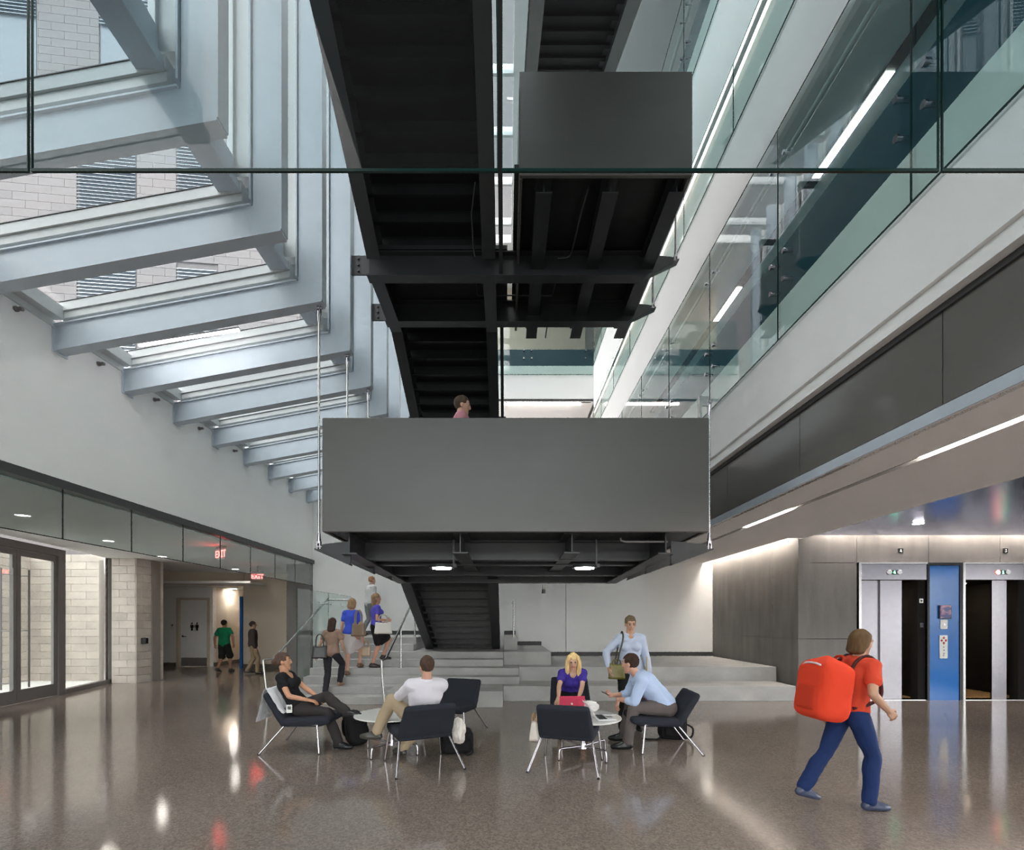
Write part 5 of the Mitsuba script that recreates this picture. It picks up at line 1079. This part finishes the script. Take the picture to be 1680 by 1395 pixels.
# --- man in light blue shirt with phone
d = person('seated man in a light blue shirt leaning forward with a phone', (2.03, 6.12, 0), (-0.99, 0.05), s=1.05, lean=38, bend=12, hyaw=-34, hpitch=6, pelvis=(0, 0, 0.525),
           feet={-1: (-0.10, 0.50, 0.09), 1: (0.32, 0.46, 0.09)}, knees={-1: (-0.1, 0.7, 0.9), 1: (0.3, 0.7, 0.9)}, hands={-1: (0.06, 0.585, 0.60), 1: (0.16, 0.64, 0.635)}, elbows={-1: (-0.7, -0.3, -0.8), 1: (0.7, -0.3, -0.8)},
           palms={-1: (0.3, -1, 0), (-1, 'd'): (0.05, 0.25, -1), 1: (-0.7, 0.1, 0.6)}, curls=(0.3, 0.6), skin=(0.54, 0.30, 0.22), top='shirt', sleeve=1.35, topcol=(0.42, 0.52, 0.72), botcol=(0.105, 0.088, 0.084), shoecol=(0.008, 0.008, 0.009), haircol=(0.035, 0.018, 0.013), collar=True,
           footdir={-1: (-0.05, 1, 0), 1: (0.1, 1, 0)}, seed=4, loose=0.008, sock=(0.012, 0.012, 0.014), thighs=1.05)
ti = smoothpath([d['neck']+d['R2']@np.array([0, y, z]) for y, z in ((0.075, -0.03), (0.115, -0.08), (0.150, -0.20), (0.150, -0.32))], 5)
tm = cat([bar(p, q, 0.05, 0.012, d['R2']@np.array([0, 1, 0.0])) for p, q in zip(ti[:-1], ti[1:])])
part(d['key'], 'tie', d['W'](tm), 'm_fabric', True, color=(0.42, 0.20, 0.38), label='lilac tie')
bt = d['pelvis']+d['U0']*0.105
part(d['key'], 'belt', d['W'](mtri(ell(bt, (0.160, 0.126, 0.020), d['R0']))), 'm_leather', 40, color=(0.012, 0.010, 0.010))
ph = d['wr'][1]+nrm(d['wr'][1]-d['el'][1])*0.085+np.array([-0.015, 0.0, 0.012])
t = thing('phone', 'dark mobile phone in the hand of the man in the light blue shirt', 'phone')
Rp = rot([1, 0, 0], math.radians(25)); Mp = np.eye(4); Mp[:3, :3] = Rp
pm = lambda m: d['W'](xf(m, ph, M=Mp))
part(t, 'case', pm(cbx(-0.030, 0.030, -0.03, 0.085, -0.005, 0.005, 0.003)), 'm_black'); part(t, 'screen', pm(bx(-0.026, 0.026, -0.022, 0.078, 0.005, 0.0055)), 'm_bandglass')
# --- standing woman behind him
e = person('standing woman in a light blue shirt and black trousers walking toward the right table', (1.80, 6.98, 0), (-0.12, -1), s=0.985, fem=True, lean=2, hyaw=8, hpitch=16,
           feet={-1: (-0.12, -0.10, 0.10), 1: (0.12, 0.12, 0.085)}, hands={1: (0.315, 0.10, 0.93), -1: (-0.27, 0.03, 0.84)}, elbows={1: (1, -0.5, 0), -1: (-0.6, -1, 0)}, palms={1: (-1, 0, 0), -1: (1, 0, 0)}, skin=(0.50, 0.29, 0.20),
           top='shirt', sleeve=1.85, topcol=(0.46, 0.51, 0.64), botcol=(0.010, 0.010, 0.011), shoecol=(0.010, 0.009, 0.009), hair='bun', haircol=(0.12, 0.085, 0.055), collar=True, neckcut=0.045, seed=5, loose=0.010)
t = tote('olive green shoulder bag of the standing woman in light blue', e['w3']((0.20, 0.10, 0.78)), 0.24, 0.11, 0.22, e['rz'], (0.15, 0.125, 0.030), (0.10, 0.085, 0.03), 0.05, 7, 'shoulder_bag')
part(t, 'strap', e['W'](tube(smoothpath([(0.20, 0.10, 0.99), (0.16, 0.15, 1.18), (0.115, 0.13, 1.36), (0.115, 0.0, 1.452), (0.14, -0.10, 1.33), (0.20, -0.06, 1.05), (0.22, 0.06, 0.98)], 6), 0.011, 8)), 'm_leather', True, color=(0.055, 0.05, 0.035))
solo('folder', 'cream folder under the arm of the standing woman in light blue', 'folder', e['W'](xf(cbx(-0.006, 0.006, -0.10, 0.12, -0.15, 0.12, 0.002), (-0.215, 0.02, 0.98), 0.1)), 'm_leather', color=(0.60, 0.52, 0.38))
# --- backpacker on the right
g = person('person in blue jeans with a large red backpack striding right', (2.97, 4.16, 0), (1, 0.06), s=0.90, lean=9, bend=4, hpitch=10,
           feet={1: (0.09, 0.10, 0.078), -1: (-0.09, -0.36, 0.13)}, knees={1: (0.05, 1, 0.1), -1: (-0.05, 1, 0.2)}, hands={1: (0.22, 0.16, 0.86), -1: (-0.21, -0.05, 0.74)}, skin=(0.42, 0.24, 0.16), top='shirt', sleeve=0.55, topcol=(0.50, 0.050, 0.022), botcol=(0.008, 0.022, 0.088), shoecol=(0.035, 0.045, 0.085),
           hair='bob', haircol=(0.085, 0.05, 0.022), seed=6, loose=0.005, footdir={1: (0.05, 1, 0), -1: (-0.05, 1, -0.25)})
RED = (0.62, 0.045, 0.016)
bp = backpack('large red backpack with a pale piping line, worn by the person striding right', tuple(g['w3']((0, -0.275, 0.77))), (0.38, 0.26, 0.56), g['rz']+math.pi, math.radians(9), RED, seed=6)
part(bp, 'piping', xf(tube(smoothpath([(-0.16, 0.10, 0.40), (-0.08, 0.135, 0.455), (0.08, 0.135, 0.455), (0.16, 0.10, 0.40)], 6), 0.009, 8), tuple(g['w3']((0, -0.275, 0.77))), g['rz']+math.pi, rot4 := trimesh.transformations.rotation_matrix(math.radians(9), [1, 0, 0])), 'm_fabric', True, color=(0.6, 0.5, 0.55))
for i in (-1, 1):
    q = g['sh'][i]; x = q[0]*0.62
    part(bp, 'shoulder_strap', g['W'](tube(smoothpath([(x, q[1]-0.16, q[2]-0.08), (x, q[1]-0.09, q[2]+0.035), (x, q[1]+0.01, q[2]+0.075), (x, q[1]+0.10, q[2]+0.005), (x, q[1]+0.118, q[2]-0.12), (x*1.25, q[1]+0.10, q[2]-0.26), (x*1.5, q[1]-0.04, q[2]-0.33), (x*1.3, q[1]-0.15, q[2]-0.36)], 6), 0.014, 8)), 'm_fabric', True, color=(0.05, 0.012, 0.012), label='dark red shoulder strap')
# --- people further back
person('man in a green polo shirt and dark shorts walking toward the restrooms', (-8.92, 15.25, 0), (0.12, 1), s=0.965, hyaw=-6, feet={1: (0.09, 0.16, 0.08), -1: (-0.08, -0.20, 0.12)}, hands={-1: (-0.34, 0.02, 0.86), 1: (0.36, -0.06, 0.90)}, elbows={-1: (-1, -0.6, 0), 1: (1, -0.6, 0)},
       skin=(0.36, 0.20, 0.13), top='polo', sleeve=0.55, topcol=(0.008, 0.175, 0.075), bottom='shorts', botcol=(0.014, 0.016, 0.014), shoecol=(0.05, 0.05, 0.05), haircol=(0.012, 0.009, 0.008), seed=7, loose=0.016, collar=True, footdir={-1: (0, 1, -0.2), 1: (0, 1, 0)})
person('person in a dark brown jacket and tan trousers walking beside the exit sign', (-7.75, 14.75, 0), (0.9, 0.5), s=0.94, feet={1: (0.08, 0.12, 0.08), -1: (-0.08, -0.16, 0.10)}, top='jacket', sleeve=1.9, topcol=(0.050, 0.036, 0.034), botcol=(0.26, 0.19, 0.12), shoecol=(0.03, 0.025, 0.02), haircol=(0.03, 0.02, 0.02), seed=8, loose=0.015, skin=(0.36, 0.22, 0.15))
j = person('dark haired woman in a taupe top and dark trousers on the lowest stair steps', (-3.44, 9.42, 0.1524), (0.05, 1), s=0.885, fem=True, lean=6, hpitch=12, feet={-1: (-0.085, -0.02, 0.08), 1: (0.085, 0.26, 0.232)}, pelvis=(0, 0.07, 0.82), hands={-1: (-0.30, 0.0, 0.72), 1: (0.24, 0.16, 0.80)}, skin=(0.42, 0.25, 0.175),
           top='blouse', sleeve=0.5, topcol=(0.25, 0.165, 0.125), botcol=(0.022, 0.020, 0.026), shoecol=(0.25, 0.15, 0.10), hair='back_long', haircol=(0.040, 0.022, 0.016), seed=9, loose=0.008)
tote('black shoulder bag of the dark haired woman on the lowest steps', j['w3']((-0.18, -0.06, 0.73)), 0.30, 0.13, 0.25, j['rz']+0.3, (0.020, 0.018, 0.018), (0.03, 0.025, 0.02), 0.22, 9, 'shoulder_bag')
k2 = person('woman in a bright blue top and white skirt climbing the stair with a brown tote', (-3.24, 9.98, 0.457), (0.04, 1), s=0.94, fem=True, lean=6, hpitch=8, feet={-1: (-0.07, 0.03, 0.10), 1: (0.08, 0.36, 0.235)}, pelvis=(0, 0.10, 0.885), hands={-1: (-0.22, 0.10, 0.80), 1: (0.26, 0.10, 0.74)}, skin=(0.55, 0.31, 0.22),
            top='blouse', sleeve=0.5, topcol=(0.045, 0.085, 0.52), bottom='skirt', botcol=(0.66, 0.60, 0.60), botlen=0.85, shoecol=(0.16, 0.09, 0.06), hair='bob', haircol=(0.24, 0.15, 0.085), seed=10, loose=0.006)
tote('brown tote on the shoulder of the woman in bright blue', k2['w3']((0.20, -0.03, 0.84)), 0.32, 0.13, 0.27, k2['rz']-0.25, (0.20, 0.14, 0.095), (0.30, 0.23, 0.16), 0.27, 10, 'tote_bag')
tote('tan handbag held low by the woman in bright blue', k2['w3']((0.30, 0.14, 0.42)), 0.20, 0.10, 0.20, k2['rz'], (0.40, 0.29, 0.20), (0.30, 0.2, 0.13), 0.12, 11)
l = person('woman in a blue top and black skirt turned right on the stair', (-2.83, 10.36, 0.6096), (0.90, 0.42), s=0.93, fem=True, hyaw=-8, feet={1: (0.07, -0.06, 0.085), -1: (-0.10, 0.20, 0.237)}, pelvis=(0, 0.04, 0.86), hands={1: (0.14, 0.24, 1.02), -1: (-0.18, 0.20, 0.95)}, elbows={1: (0.4, -1, -0.5), -1: (-0.4, -1, -0.5)}, skin=(0.52, 0.27, 0.19),
           top='blouse', sleeve=0.45, topcol=(0.085, 0.075, 0.42), bottom='skirt', botcol=(0.012, 0.010, 0.011), botlen=0.80, shoecol=(0.02, 0.012, 0.012), hair='back_long', haircol=(0.23, 0.15, 0.085), seed=11)
tote('white tote bag on the arm of the woman in the black skirt', l['w3']((0.24, 0.14, 0.73)), 0.38, 0.13, 0.25, l['rz']+math.pi/2, (0.66, 0.63, 0.58), (0.40, 0.36, 0.32), 0.16, 12, 'tote_bag', sag=0.15)
person('person in a pale shirt walking on the top landing of the concrete stair', (-3.62, 12.75, 1.219), (0.75, 0.6), s=0.93, feet={1: (0.08, 0.14, 0.085), -1: (-0.08, -0.16, 0.10)}, lean=8, top='shirt', sleeve=1.8, topcol=(0.60, 0.60, 0.60), botcol=(0.19, 0.20, 0.205), shoecol=(0.03, 0.02, 0.02), haircol=(0.30, 0.16, 0.09), skin=(0.58, 0.36, 0.27), seed=12, loose=0.015)
person('man in a pink shirt walking on the big landing behind the steel panel', (-0.60, 6.15, 2.745), (1, 0.05), s=1.015, lean=4, hpitch=8, feet={1: (0.09, 0.14, 0.085), -1: (-0.09, -0.2, 0.11)}, top='shirt', sleeve=1.3, topcol=(0.52, 0.22, 0.26), botcol=(0.05, 0.05, 0.06), haircol=(0.055, 0.035, 0.025), skin=(0.50, 0.28, 0.20), collar=True, seed=13, loose=0.01)
